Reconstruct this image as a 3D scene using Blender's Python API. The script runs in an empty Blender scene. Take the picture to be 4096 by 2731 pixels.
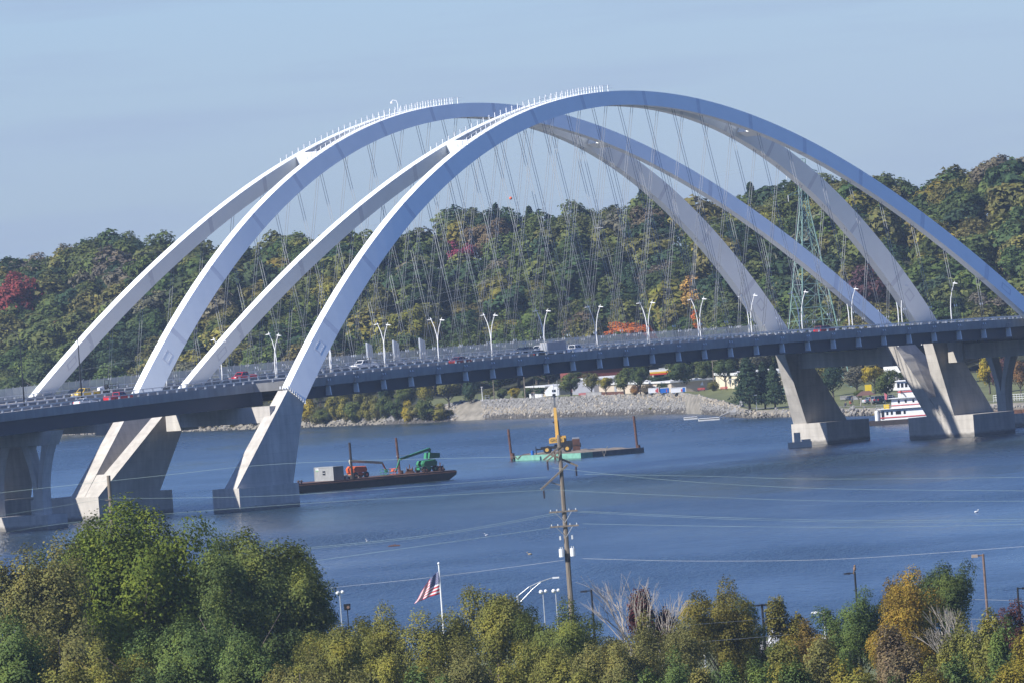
import bpy, math, random
import numpy as np
from mathutils import Vector, Matrix
SC = bpy.context.scene
R = math.radians
# ------------------------------------------------------------------ camera
FPX, CAM_H, PITCH, ROLL = 50272.64, 52.726, R(-0.62024), R(4.20135)
cam_d = bpy.data.cameras.new('camera'); cam = bpy.data.objects.new('camera', cam_d); SC.collection.objects.link(cam)
cam_d.sensor_width = 36.0; cam_d.lens = FPX / 4096 * 36.0; cam_d.clip_start = 1.0; cam_d.clip_end = 60000
_r0 = Vector((1, 0, 0)); _u0 = Vector((0, -math.sin(PITCH), math.cos(PITCH))); _f = Vector((0, math.cos(PITCH), math.sin(PITCH)))
_r = _r0 * math.cos(ROLL) - _u0 * math.sin(ROLL); _u = _r0 * math.sin(ROLL) + _u0 * math.cos(ROLL)
cam.matrix_world = Matrix(((_r.x, _u.x, -_f.x, 0), (_r.y, _u.y, -_f.y, 0), (_r.z, _u.z, -_f.z, CAM_H), (0, 0, 0, 1)))
SC.camera = cam
# ------------------------------------------------------------------ bridge frame
TH = R(47.5414); BX, BY = 6.735, 2434.858
UX, UY, VX, VY = math.cos(TH), math.sin(TH), math.sin(TH), -math.cos(TH)
def W(u, v, z): return (BX + u * UX + v * VX, BY + u * UY + v * VY, z)
# ------------------------------------------------------------------ sky and sun (sun stands to the south-west, behind-left of the camera)
_su, _sv, _sz = -1.20, -0.385, 1.0
SUN = Vector((_su * UX + _sv * VX, _su * UY + _sv * VY, _sz)).normalized()
SUN_EL = math.asin(SUN.z); SUN_AZ = math.atan2(SUN.x, SUN.y)
world = bpy.data.worlds.new('World'); SC.world = world; world.use_nodes = True
nt = world.node_tree; nt.nodes.clear()
sky = nt.nodes.new('ShaderNodeTexSky'); sky.sky_type = 'NISHITA'; sky.sun_disc = False
sky.sun_elevation = SUN_EL; sky.sun_rotation = SUN_AZ; sky.altitude = 200; sky.air_density = 1.0; sky.dust_density = 0.3; sky.ozone_density = 4.0
tint = nt.nodes.new('ShaderNodeMixRGB'); tint.blend_type = 'MULTIPLY'; tint.inputs[0].default_value = 1.0; tint.inputs[2].default_value = (0.73, 0.945, 1.53, 1)
bg = nt.nodes.new('ShaderNodeBackground'); bg.inputs[1].default_value = 0.071
out = nt.nodes.new('ShaderNodeOutputWorld')
# faint wisps of high cloud, everywhere in the sky
tc = nt.nodes.new('ShaderNodeTexCoord'); mp = nt.nodes.new('ShaderNodeMapping'); mp.inputs['Scale'].default_value = (14, 14, 160)
nz = nt.nodes.new('ShaderNodeTexNoise'); nz.inputs['Scale'].default_value = 1.6; nz.inputs['Detail'].default_value = 6; nz.inputs['Roughness'].default_value = 0.55
rp = nt.nodes.new('ShaderNodeMapRange'); rp.inputs[1].default_value = 0.48; rp.inputs[2].default_value = 0.78; rp.inputs[3].default_value = 0.0; rp.inputs[4].default_value = 0.55
wis = nt.nodes.new('ShaderNodeMixRGB'); wis.inputs[2].default_value = (3.5, 4.35, 6.5, 1)
L = nt.links.new
L(tc.outputs['Generated'], mp.inputs[0]); L(mp.outputs[0], nz.inputs['Vector']); L(nz.outputs[0], rp.inputs[0]); L(rp.outputs[0], wis.inputs[0])
L(sky.outputs[0], tint.inputs[1]); L(tint.outputs[0], wis.inputs[1]); L(wis.outputs[0], bg.inputs[0]); L(bg.outputs[0], out.inputs[0])
sd = bpy.data.lights.new('sun', 'SUN'); sd.energy = 5.0; sd.angle = R(0.53); sd.color = (1.0, 0.965, 0.89)
so = bpy.data.objects.new('sun', sd); SC.collection.objects.link(so); so.rotation_euler = SUN.to_track_quat('Z', 'Y').to_euler()
so.location = (-600, 800, 700)
SC.view_settings.view_transform = 'Standard'; SC.view_settings.look = 'None'; SC.view_settings.gamma = 1.0; SC.view_settings.use_curve_mapping = False
SC.view_settings.exposure = 0.5
SC.render.engine = 'CYCLES'; SC.cycles.use_denoising = True; SC.cycles.max_bounces = 6; SC.cycles.transparent_max_bounces = 16
SC.cycles.diffuse_bounces = 3; SC.cycles.glossy_bounces = 3; SC.cycles.volume_bounces = 0; SC.cycles.caustics_reflective = False; SC.cycles.caustics_refractive = False
# ------------------------------------------------------------------ pixel helpers (a pixel of the 4096-wide photograph gives a direction)
def ray(px, py):
    xr, yr = px - 2048, 1365.5 - py
    X = xr * math.cos(ROLL) + yr * math.sin(ROLL); Y = -xr * math.sin(ROLL) + yr * math.cos(ROLL)
    c, s = math.cos(PITCH), math.sin(PITCH)
    return (X / FPX, c - s * Y / FPX, s + c * Y / FPX)
def onz(px, py, z=0.0):
    v = ray(px, py); t = (z - CAM_H) / v[2]; return Vector((t * v[0], t * v[1], z))
def aty(px, py, Y):
    v = ray(px, py); t = Y / v[1]; return Vector((t * v[0], Y, CAM_H + t * v[2]))
def uv_of(P):
    a, b = P[0] - BX, P[1] - BY; return (a * UX + b * UY, a * VX + b * VY)
rnd = random.Random(7)
# ------------------------------------------------------------------ mesh builder
class MB:
    def __init__(s): s.v = []; s.f = []; s.m = []; s.mi = 0
    def add(s, vs, fs):
        o = len(s.v); s.v += [tuple(p) for p in vs]; s.f += [tuple(i + o for i in f) for f in fs]; s.m += [s.mi] * len(fs); return s
    def hexa(s, p):   # 4 bottom (ccw) + 4 top
        return s.add(p, [(3, 2, 1, 0), (4, 5, 6, 7), (0, 1, 5, 4), (1, 2, 6, 5), (2, 3, 7, 6), (3, 0, 4, 7)])
    def box(s, c, d, rz=0.0):
        hx, hy, hz = d[0] / 2, d[1] / 2, d[2] / 2; ca, sa = math.cos(rz), math.sin(rz)
        q = [(-hx, -hy), (hx, -hy), (hx, hy), (-hx, hy)]
        q = [(c[0] + x * ca - y * sa, c[1] + x * sa + y * ca) for x, y in q]
        return s.hexa([(x, y, c[2] - hz) for x, y in q] + [(x, y, c[2] + hz) for x, y in q])
    def tube(s, p0, p1, r0, r1=None, n=8, cap=True):
        if r1 is None: r1 = r0
        p0, p1 = Vector(p0), Vector(p1); d = (p1 - p0).normalized()
        a = d.orthogonal().normalized(); b = d.cross(a)
        vs = []
        for p, r in ((p0, r0), (p1, r1)):
            for i in range(n):
                t = 2 * math.pi * i / n; vs.append(p + (a * math.cos(t) + b * math.sin(t)) * r)
        fs = [(i, (i + 1) % n, n + (i + 1) % n, n + i) for i in range(n)]
        if cap: fs += [tuple(range(n - 1, -1, -1)), tuple(range(n, 2 * n))]
        return s.add(vs, fs)
    def path(s, pts, rs, n=6):
        pts = [Vector(p) for p in pts]
        if not hasattr(rs, '__len__'): rs = [rs] * len(pts)
        vs = []; prev = None
        for i, p in enumerate(pts):
            d = (pts[min(i + 1, len(pts) - 1)] - pts[max(i - 1, 0)]).normalized()
            a = d.orthogonal().normalized() if prev is None else (prev - d * prev.dot(d)).normalized()
            prev = a; b = d.cross(a)
            for k in range(n):
                t = 2 * math.pi * k / n; vs.append(p + (a * math.cos(t) + b * math.sin(t)) * rs[i])
        fs = []
        for i in range(len(pts) - 1):
            for k in range(n): fs.append((i * n + k, i * n + (k + 1) % n, (i + 1) * n + (k + 1) % n, (i + 1) * n + k))
        m = (len(pts) - 1) * n
        fs += [tuple(range(n - 1, -1, -1)), tuple(range(m, m + n))]
        return s.add(vs, fs)
    def prism(s, poly, axis, lo, hi):   # poly of 2D pts extruded along axis: 'x' (y,z), 'y' (x,z), 'z' (x,y)
        n = len(poly)
        def P(p, t): return (t, p[0], p[1]) if axis == 'x' else ((p[0], t, p[1]) if axis == 'y' else (p[0], p[1], t))
        vs = [P(p, lo) for p in poly] + [P(p, hi) for p in poly]
        fs = [(i, (i + 1) % n, n + (i + 1) % n, n + i) for i in range(n)] + [tuple(range(n - 1, -1, -1)), tuple(range(n, 2 * n))]
        return s.add(vs, fs)
    def loft(s, rings, cap=True):
        n = len(rings[0]); vs = [p for r in rings for p in r]; fs = []
        for i in range(len(rings) - 1):
            for k in range(n): fs.append((i * n + k, i * n + (k + 1) % n, (i + 1) * n + (k + 1) % n, (i + 1) * n + k))
        if cap:
            m = (len(rings) - 1) * n; fs += [tuple(range(n - 1, -1, -1)), tuple(range(m, m + n))]
        return s.add(vs, fs)
    def ball(s, c, r, seg=10, ring=6, sc=(1, 1, 1)):
        vs = [(c[0], c[1], c[2] - r * sc[2])]; fs = []
        for i in range(1, ring):
            a = -math.pi / 2 + math.pi * i / ring
            for k in range(seg):
                t = 2 * math.pi * k / seg; vs.append((c[0] + r * sc[0] * math.cos(a) * math.cos(t), c[1] + r * sc[1] * math.cos(a) * math.sin(t), c[2] + r * sc[2] * math.sin(a)))
        vs.append((c[0], c[1], c[2] + r * sc[2])); e = len(vs) - 1
        for k in range(seg): fs.append((0, 1 + (k + 1) % seg, 1 + k))
        for i in range(ring - 2):
            for k in range(seg): fs.append((1 + i * seg + k, 1 + i * seg + (k + 1) % seg, 1 + (i + 1) * seg + (k + 1) % seg, 1 + (i + 1) * seg + k))
        for k in range(seg): fs.append((1 + (ring - 2) * seg + k, 1 + (ring - 2) * seg + (k + 1) % seg, e))
        return s.add(vs, fs)
    def build(s, name, mat, parent=None, smooth=False, fix=True, org=None):
        o0 = Vector(org) if org is not None else (Vector(parent['_org']) if (parent is not None and '_org' in parent) else None)
        vs = s.v if o0 is None else [(p[0] - o0[0], p[1] - o0[1], p[2] - o0[2]) for p in s.v]
        me = bpy.data.meshes.new(name); me.from_pydata(vs, [], s.f)
        mats = mat if isinstance(mat, (list, tuple)) else [mat]
        for m in mats: me.materials.append(m)
        if len(mats) > 1: me.polygons.foreach_set('material_index', s.m)
        if fix:
            import bmesh
            bm = bmesh.new(); bm.from_mesh(me); bmesh.ops.recalc_face_normals(bm, faces=bm.faces); bm.to_mesh(me); bm.free()
        if smooth: me.polygons.foreach_set('use_smooth', [True] * len(me.polygons))
        o = bpy.data.objects.new(name, me); SC.collection.objects.link(o)
        if parent is not None:
            o.parent = parent
            if '_org' in parent: o['_org'] = list(parent['_org'])
        elif o0 is not None: o.location = o0
        return o
def tag(o, label=None, cat=None, group=None, kind=None):
    if label: o['label'] = label
    if cat: o['category'] = cat
    if group: o['group'] = group
    if kind: o['kind'] = kind
    return o
def thing(name, label, cat, loc=(0, 0, 0), rz=0.0, group=None, world=False):
    """an Empty at the base of a thing; world=True: its parts are given in world coordinates"""
    o = bpy.data.objects.new(name, None); SC.collection.objects.link(o); o.location = loc; o.rotation_euler = (0, 0, rz); o.empty_display_size = 0.5
    tag(o, label, cat, group)
    if world: o['_org'] = list(loc)
    return o
def dup(o, loc, rz=0.0, sc=1.0, label=None, group=None, parent=None, color=None):
    c = o.copy(); SC.collection.objects.link(c)
    if parent is None:
        c.location = loc; c.rotation_euler = (0, 0, rz); c.scale = (sc, sc, sc) if not hasattr(sc, '__len__') else sc
        if label: c['label'] = label
        if group: c['group'] = group
    else: c.parent = parent
    if color: c.color = color
    for ch in list(o.children): dup(ch, None, parent=c, color=color)
    return c
# ------------------------------------------------------------------ materials
def mat(name, col, rough=0.6, metal=0.0, var=0.12, scale=0.5, bump=0.0, spec=0.4, alpha=None, detail=4, stretch=None, obj=False, emit=None):
    m = bpy.data.materials.new(name); m.use_nodes = True; t = m.node_tree; b = t.nodes['Principled BSDF']
    b.inputs['Roughness'].default_value = rough; b.inputs['Metallic'].default_value = metal; b.inputs['Specular IOR Level'].default_value = spec
    c4 = (col[0], col[1], col[2], 1); b.inputs['Base Color'].default_value = c4
    if var > 0 or bump > 0:
        g = t.nodes.new('ShaderNodeNewGeometry' if not obj else 'ShaderNodeTexCoord'); n = t.nodes.new('ShaderNodeTexNoise')
        n.inputs['Scale'].default_value = scale; n.inputs['Detail'].default_value = detail; n.inputs['Roughness'].default_value = 0.6
        src = g.outputs['Position'] if not obj else g.outputs['Object']
        if stretch:
            k = t.nodes.new('ShaderNodeMapping'); k.inputs['Scale'].default_value = stretch; t.links.new(src, k.inputs[0]); src = k.outputs[0]
        t.links.new(src, n.inputs['Vector'])
        if var > 0:
            r = t.nodes.new('ShaderNodeMapRange'); r.inputs[1].default_value = 0.3; r.inputs[2].default_value = 0.7; r.inputs[3].default_value = 1 - var; r.inputs[4].default_value = 1 + var
            x = t.nodes.new('ShaderNodeVectorMath'); x.operation = 'SCALE'; x.inputs[0].default_value = col[:3]
            t.links.new(n.outputs[0], r.inputs[0]); t.links.new(r.outputs[0], x.inputs['Scale']); t.links.new(x.outputs[0], b.inputs['Base Color'])
        if bump > 0:
            bp = t.nodes.new('ShaderNodeBump'); bp.inputs['Strength'].default_value = bump; bp.inputs['Distance'].default_value = 0.2
            t.links.new(n.outputs[0], bp.inputs['Height']); t.links.new(bp.outputs[0], b.inputs['Normal'])
    if alpha is not None: b.inputs['Alpha'].default_value = alpha
    if emit: b.inputs['Emission Color'].default_value = c4; b.inputs['Emission Strength'].default_value = emit
    return m
M = {}
M['arch'] = mat('arch_paint', (0.84, 0.86, 0.84), 0.40, var=0.03, scale=0.25)
M['arch_joint'] = mat('arch_joint_paint', (0.69, 0.70, 0.71), 0.5, var=0.05, scale=1.0)
M['white'] = mat('white_paint', (0.78, 0.78, 0.77), 0.45, var=0.04, scale=2)
M['offwhite'] = mat('offwhite', (0.62, 0.62, 0.60), 0.6, var=0.08, scale=1)
M['galv'] = mat('galvanised_steel', (0.50, 0.51, 0.52), 0.4, 0.55, var=0.06, scale=3)
M['cable'] = mat('cable_steel', (0.27, 0.28, 0.29), 0.5, 0.2, var=0)
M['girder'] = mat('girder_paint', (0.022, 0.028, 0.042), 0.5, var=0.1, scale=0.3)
M['asphalt'] = mat('roadway_concrete', (0.36, 0.335, 0.31), 0.9, var=0.12, scale=0.4)
M['black'] = mat('black_paint', (0.014, 0.014, 0.016), 0.45, var=0.1, scale=3)
M['rubber'] = mat('tyre_rubber', (0.018, 0.017, 0.016), 0.85, var=0.15, scale=4)
M['glass'] = mat('dark_glass', (0.012, 0.016, 0.020), 0.08, spec=0.8, var=0)
M['chrome'] = mat('bright_metal', (0.7, 0.7, 0.7), 0.2, 0.9, var=0)
M['rust'] = mat('rusty_steel', (0.11, 0.050, 0.032), 0.85, var=0.45, scale=1.3, bump=0.2)
M['hull'] = mat('tarred_hull', (0.030, 0.022, 0.022), 0.7, var=0.4, scale=0.8, bump=0.1)
M['wood'] = mat('weathered_wood', (0.20, 0.165, 0.13), 0.9, var=0.3, scale=1.2, stretch=(4, 4, 0.4), bump=0.2)
M['bark'] = mat('bark', (0.10, 0.082, 0.065), 0.95, var=0.3, scale=2, bump=0.3)
M['paleb'] = mat('pale_bark', (0.30, 0.265, 0.225), 0.95, var=0.2, scale=2)
M['dirt'] = mat('dirt', (0.20, 0.165, 0.13), 0.95, var=0.3, scale=1.1, bump=0.3)
M['redlight'] = mat('red_lens', (0.7, 0.01, 0.008), 0.3, var=0)
M['lamp'] = mat('lamp_lens', (0.75, 0.75, 0.72), 0.2, var=0)
# concrete with form-panel joints and streaks
def concrete(name, col, seam=True):
    m = mat(name, col, 0.85, var=0.16, scale=0.22, bump=0.05, spec=0.25, detail=7)
    t = m.node_tree; b = t.nodes['Principled BSDF']; src = b.inputs['Base Color'].links[0].from_socket
    g = t.nodes.new('ShaderNodeNewGeometry'); k = t.nodes.new('ShaderNodeMapping'); k.inputs['Scale'].default_value = (1.1, 1.1, 0.10)
    n = t.nodes.new('ShaderNodeTexNoise'); n.inputs['Scale'].default_value = 1.0; n.inputs['Detail'].default_value = 5
    r = t.nodes.new('ShaderNodeMapRange'); r.inputs[1].default_value = 0.35; r.inputs[2].default_value = 0.7; r.inputs[3].default_value = 0.86; r.inputs[4].default_value = 1.06
    t.links.new(g.outputs['Position'], k.inputs[0]); t.links.new(k.outputs[0], n.inputs['Vector']); t.links.new(n.outputs[0], r.inputs[0])
    x = t.nodes.new('ShaderNodeVectorMath'); x.operation = 'SCALE'; t.links.new(src, x.inputs[0]); t.links.new(r.outputs[0], x.inputs['Scale'])
    last = x.outputs[0]
    if seam:
        s = t.nodes.new('ShaderNodeSeparateXYZ'); t.links.new(g.outputs['Position'], s.inputs[0])
        mm = t.nodes.new('ShaderNodeMath'); mm.operation = 'PINGPONG'; mm.inputs[1].default_value = 0.85; t.links.new(s.outputs[2], mm.inputs[0])
        rr = t.nodes.new('ShaderNodeMapRange'); rr.inputs[1].default_value = 0.0; rr.inputs[2].default_value = 0.07; rr.inputs[3].default_value = 0.86; rr.inputs[4].default_value = 1.0
        t.links.new(mm.outputs[0], rr.inputs[0])
        tw_ = t.nodes.new('ShaderNodeMath'); tw_.operation = 'MULTIPLY_ADD'; tw_.inputs[1].default_value = -0.9; t.links.new(n.outputs[0], tw_.inputs[0]); t.links.new(s.outputs[2], tw_.inputs[2])
        ti = t.nodes.new('ShaderNodeMapRange'); ti.inputs[1].default_value = 0.05; ti.inputs[2].default_value = 0.55; ti.inputs[3].default_value = 0.42; ti.inputs[4].default_value = 1.0; t.links.new(tw_.outputs[0], ti.inputs[0])
        tm_ = t.nodes.new('ShaderNodeMath'); tm_.operation = 'MULTIPLY'; t.links.new(ti.outputs[0], tm_.inputs[0]); t.links.new(rr.outputs[0], tm_.inputs[1])
        y = t.nodes.new('ShaderNodeVectorMath'); y.operation = 'SCALE'; t.links.new(last, y.inputs[0]); t.links.new(tm_.outputs[0], y.inputs['Scale']); last = y.outputs[0]
    t.links.new(last, b.inputs['Base Color']); return m
M['concrete'] = concrete('pier_concrete', (0.50, 0.465, 0.42))
M['concrete2'] = concrete('deck_concrete', (0.29, 0.285, 0.275), seam=False)
# ================================================================== the setting
def lerp_tab(tab, x):
    if x <= tab[0][0]: return tab[0][1]
    for (a, fa), (b, fb) in zip(tab, tab[1:]):
        if x <= b: return fa + (fb - fa) * (x - a) / (b - a)
    return tab[-1][1]
SHORE = [(-900, 4700), (-300, 3800), (-141, 3430), (-88, 3288), (-55, 3215), (-23, 3146), (-11, 3140), (14, 3077), (32, 3035), (43, 2995), (48.5, 2930), (53, 2884), (61, 2868), (75, 2818), (110, 2739), (300, 2420), (900, 1500)]
BANKZ = [(-60, 2.6), (-22, 3.2), (-14, 4.6), (40, 4.6), (48, 3.2), (54, 1.7), (80, 1.6), (200, 1.8)]
BANKW = [(-22, 9), (-12, 10), (42, 10), (52, 6), (200, 6)]
HILLT = [(-200, 45), (-60, 50), (-25, 70), (0, 120), (40, 135), (60, 190), (110, 260), (200, 300)]
TOPZ = [(-300, 46.5), (-140, 47.6), (-107, 51), (-92, 48.2), (-53, 47.6), (-22, 48.7), (3, 49.6), (33, 50.2), (56, 50.7), (80, 52.2), (104, 53.6), (118, 49.8), (132, 52.6), (146, 55), (300, 58)]
HILLRUN = 175.0
def shoreY(x): return lerp_tab(SHORE, x)
def smooth(t): t = max(0.0, min(1.0, t)); return t * t * (3 - 2 * t)
def far_z(x, y):
    t = y - shoreY(x); zb = lerp_tab(BANKZ, x); bw = lerp_tab(BANKW, x)
    if t < bw: return zb * t / bw if t > 0 else t * 0.3
    th = lerp_tab(HILLT, x)
    z = zb + (5.2 - zb) * smooth((t - bw) / max(th - bw, 1))
    if t > th:
        xs = x * 3500.0 / max(y, 3000)
        g = lerp_tab(TOPZ, xs) - 14.0
        z += (g - 5.2) * (0.25 * smooth((t - th) / HILLRUN) + 0.75 * min(1, (t - th) / HILLRUN)) + 1.5 * math.sin(x * .11 + t * .03) * smooth((t - th) / 60)
    return z
# --- river
def water_mat():
    m = bpy.data.materials.new('river_water'); m.use_nodes = True; t = m.node_tree; b = t.nodes['Principled BSDF']; Lk = t.links.new
    b.inputs['Base Color'].default_value = (0.018, 0.036, 0.050, 1); b.inputs['Roughness'].default_value = 0.10; b.inputs['IOR'].default_value = 1.333
    g = t.nodes.new('ShaderNodeNewGeometry')
    def noise(scl, sc, det, rough=0.55):
        k = t.nodes.new('ShaderNodeMapping'); k.inputs['Scale'].default_value = scl; k.inputs['Rotation'].default_value = (0, 0, 0.35)
        n = t.nodes.new('ShaderNodeTexNoise'); n.inputs['Scale'].default_value = sc; n.inputs['Detail'].default_value = det; n.inputs['Roughness'].default_value = rough
        Lk(g.outputs['Position'], k.inputs[0]); Lk(k.outputs[0], n.inputs['Vector']); return n.outputs[0]
    w1 = noise((1, 0.17, 1), 0.62, 4, 0.6); w2 = noise((1, 0.28, 1), 0.11, 3); w0 = noise((1, 0.16, 1), 1.5, 2)
    patch = noise((0.55, 0.16, 1), 0.024, 6, 0.62); patch2 = noise((0.5, 0.9, 1), 0.005, 4)
    ad = t.nodes.new('ShaderNodeMath'); ad.operation = 'MULTIPLY_ADD'; ad.inputs[1].default_value = 1.8; Lk(w2, ad.inputs[0]); a0 = t.nodes.new('ShaderNodeMath'); a0.operation = 'MULTIPLY_ADD'; a0.inputs[1].default_value = 0.55; Lk(w0, a0.inputs[0]); Lk(w1, a0.inputs[2]); Lk(a0.outputs[0], ad.inputs[2])
    pm = t.nodes.new('ShaderNodeMath'); pm.operation = 'MULTIPLY_ADD'; pm.inputs[1].default_value = 0.8; Lk(patch2, pm.inputs[0]); Lk(patch, pm.inputs[2])
    r = t.nodes.new('ShaderNodeMapRange'); r.inputs[1].default_value = 0.72; r.inputs[2].default_value = 1.08; r.inputs[3].default_value = 0.40; r.inputs[4].default_value = 1.0
    Lk(pm.outputs[0], r.inputs[0])
    r3 = t.nodes.new('ShaderNodeMapRange'); r3.inputs[1].default_value = 0.72; r3.inputs[2].default_value = 1.08; r3.inputs[3].default_value = 0.15; r3.inputs[4].default_value = 0.34
    Lk(pm.outputs[0], r3.inputs[0]); Lk(r3.outputs[0], b.inputs['Roughness'])
    bp = t.nodes.new('ShaderNodeBump'); bp.inputs['Distance'].default_value = 1.5; Lk(ad.outputs[0], bp.inputs['Height']); Lk(r.outputs[0], bp.inputs['Strength'])
    Lk(bp.outputs[0], b.inputs['Normal']); return m
M['water'] = water_mat()
river = MB().add([(-820, 900, 0), (820, 900, 0), (820, 5100, 0), (-820, 5100, 0)], [(0, 1, 2, 3)]).build('river', M['water'], fix=False)
tag(river, 'wide blue river with wind ripples under the bridge', None, kind='structure')
# --- far shore: bank, park and bluff in one sheet
def ground_mat():
    m = mat('far_ground', (0.12, 0.115, 0.055), 0.95, var=0.3, scale=0.12, bump=0.2); return m
M['grass'] = mat('dry_grass', (0.115, 0.125, 0.045), 0.95, var=0.30, scale=0.2, bump=0.15)
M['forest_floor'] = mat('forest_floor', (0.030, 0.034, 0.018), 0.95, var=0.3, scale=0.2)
M['bank_earth'] = mat('bank_earth', (0.20, 0.18, 0.145), 0.95, var=0.35, scale=0.5, bump=0.4)
ts = [-25, -6, 0, 2, 4, 6, 8, 10.5, 13, 18, 26, 40, 60, 85, 110, 135, 160, 185, 210, 235, 260, 290, 320, 350, 390, 450, 520, 640]
xs = sorted(set([-800, -650, -500, -400] + list(range(-320, 321, 8)) + [400, 500, 650, 800] + [44, 46, 50, 52, 54, 58, 62]))
mb = MB(); n = len(ts)
for x in xs:
    for tt in ts:
        y = shoreY(x) + tt; mb.v.append((x, y, far_z(x, y)))
for i in range(len(xs) - 1):
    for j in range(n - 1):
        mb.f.append((i * n + j, (i + 1) * n + j, (i + 1) * n + j + 1, i * n + j + 1))
        xm = (xs[i] + xs[i + 1]) / 2; tm = (ts[j] + ts[j + 1]) / 2
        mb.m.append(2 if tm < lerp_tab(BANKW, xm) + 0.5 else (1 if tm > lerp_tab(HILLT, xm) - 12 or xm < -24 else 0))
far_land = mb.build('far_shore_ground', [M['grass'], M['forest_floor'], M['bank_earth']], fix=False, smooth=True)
tag(far_land, 'far river shore with grassy park rising into a wooded bluff', None, kind='structure')
# --- near bank
NEAR = [(-600, 1450), (-80, 1400), (-21, 1405), (9, 1415), (33, 1400), (56, 1340), (110, 1260), (600, 1000)]
def nearY(x): return lerp_tab(NEAR, x)
def near_z(x, y):
    d = nearY(x) - y
    return -1.0 + 4.2 * smooth((d + 3) / 14) + 0.8 * smooth((d - 40) / 200)
mb = MB(); td = [-12, -3, 0, 4, 8, 12, 20, 40, 70, 110, 160, 220, 300, 420, 560, 760, 1000, 1250]; xs2 = list(range(-400, 401, 20)); n = len(td)
for x in xs2:
    for dd in td:
        y = nearY(x) - dd; mb.v.append((x, y, near_z(x, y)))
for i in range(len(xs2) - 1):
    for j in range(n - 1): mb.f.append((i * n + j, i * n + j + 1, (i + 1) * n + j + 1, (i + 1) * n + j)); mb.m.append(0)
near_land = mb.build('near_shore_ground', M['grass'], fix=False, smooth=True)
tag(near_land, 'dry grass ground of the near river bank under the trees', None, kind='structure')
# ================================================================== the bridge
ZC, P2, P4, RA, RK, RW, D0, D1, SEP = 73.135, 0.00430000427, -6.7077853587526675e-09, 1.8122, 0.257827, 1.75, 2.75, 1.15, 39.45
def zT(u): return ZC - P2 * u * u - P4 * u ** 4
def slope(u): return -2 * P2 * u - 4 * P4 * u ** 3
def half_w(z): return RA + RK * (ZC - z)
def z_deck(u): return 22.912 - 0.0020222 * u - 7.6381e-05 * u * u      # height of the hanger anchors on the fascia
def rib_ring(u, c, s, w=RW, grow=0.0):
    """four corners of a rib section: outer top, inner top, inner bottom, outer bottom (c = bridge centreline, s = side)"""
    z = zT(u); d = D0 + D1 * abs(u) / 120; q = math.sqrt(1 + slope(u) ** 2)
    ub, zb = u + d * slope(u) / q, z - d / q
    du, dz = slope(u) / q * grow, -1 / q * grow
    ht, hb = half_w(z), half_w(zb) + 0.75 * (u / 110.0) ** 2     # the section twists slightly towards the springings
    return [W(u - du, c + s * (ht + grow), z - dz), W(u - du, c + s * (ht - w - grow), z - dz), W(ub + du, c + s * (hb - w - grow), zb + dz), W(ub + du, c + s * (hb + grow), zb + dz)]
UJ = 110.2
ROAD_TOP = 0.35          # road surface above anchor height
bridges = []
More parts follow.
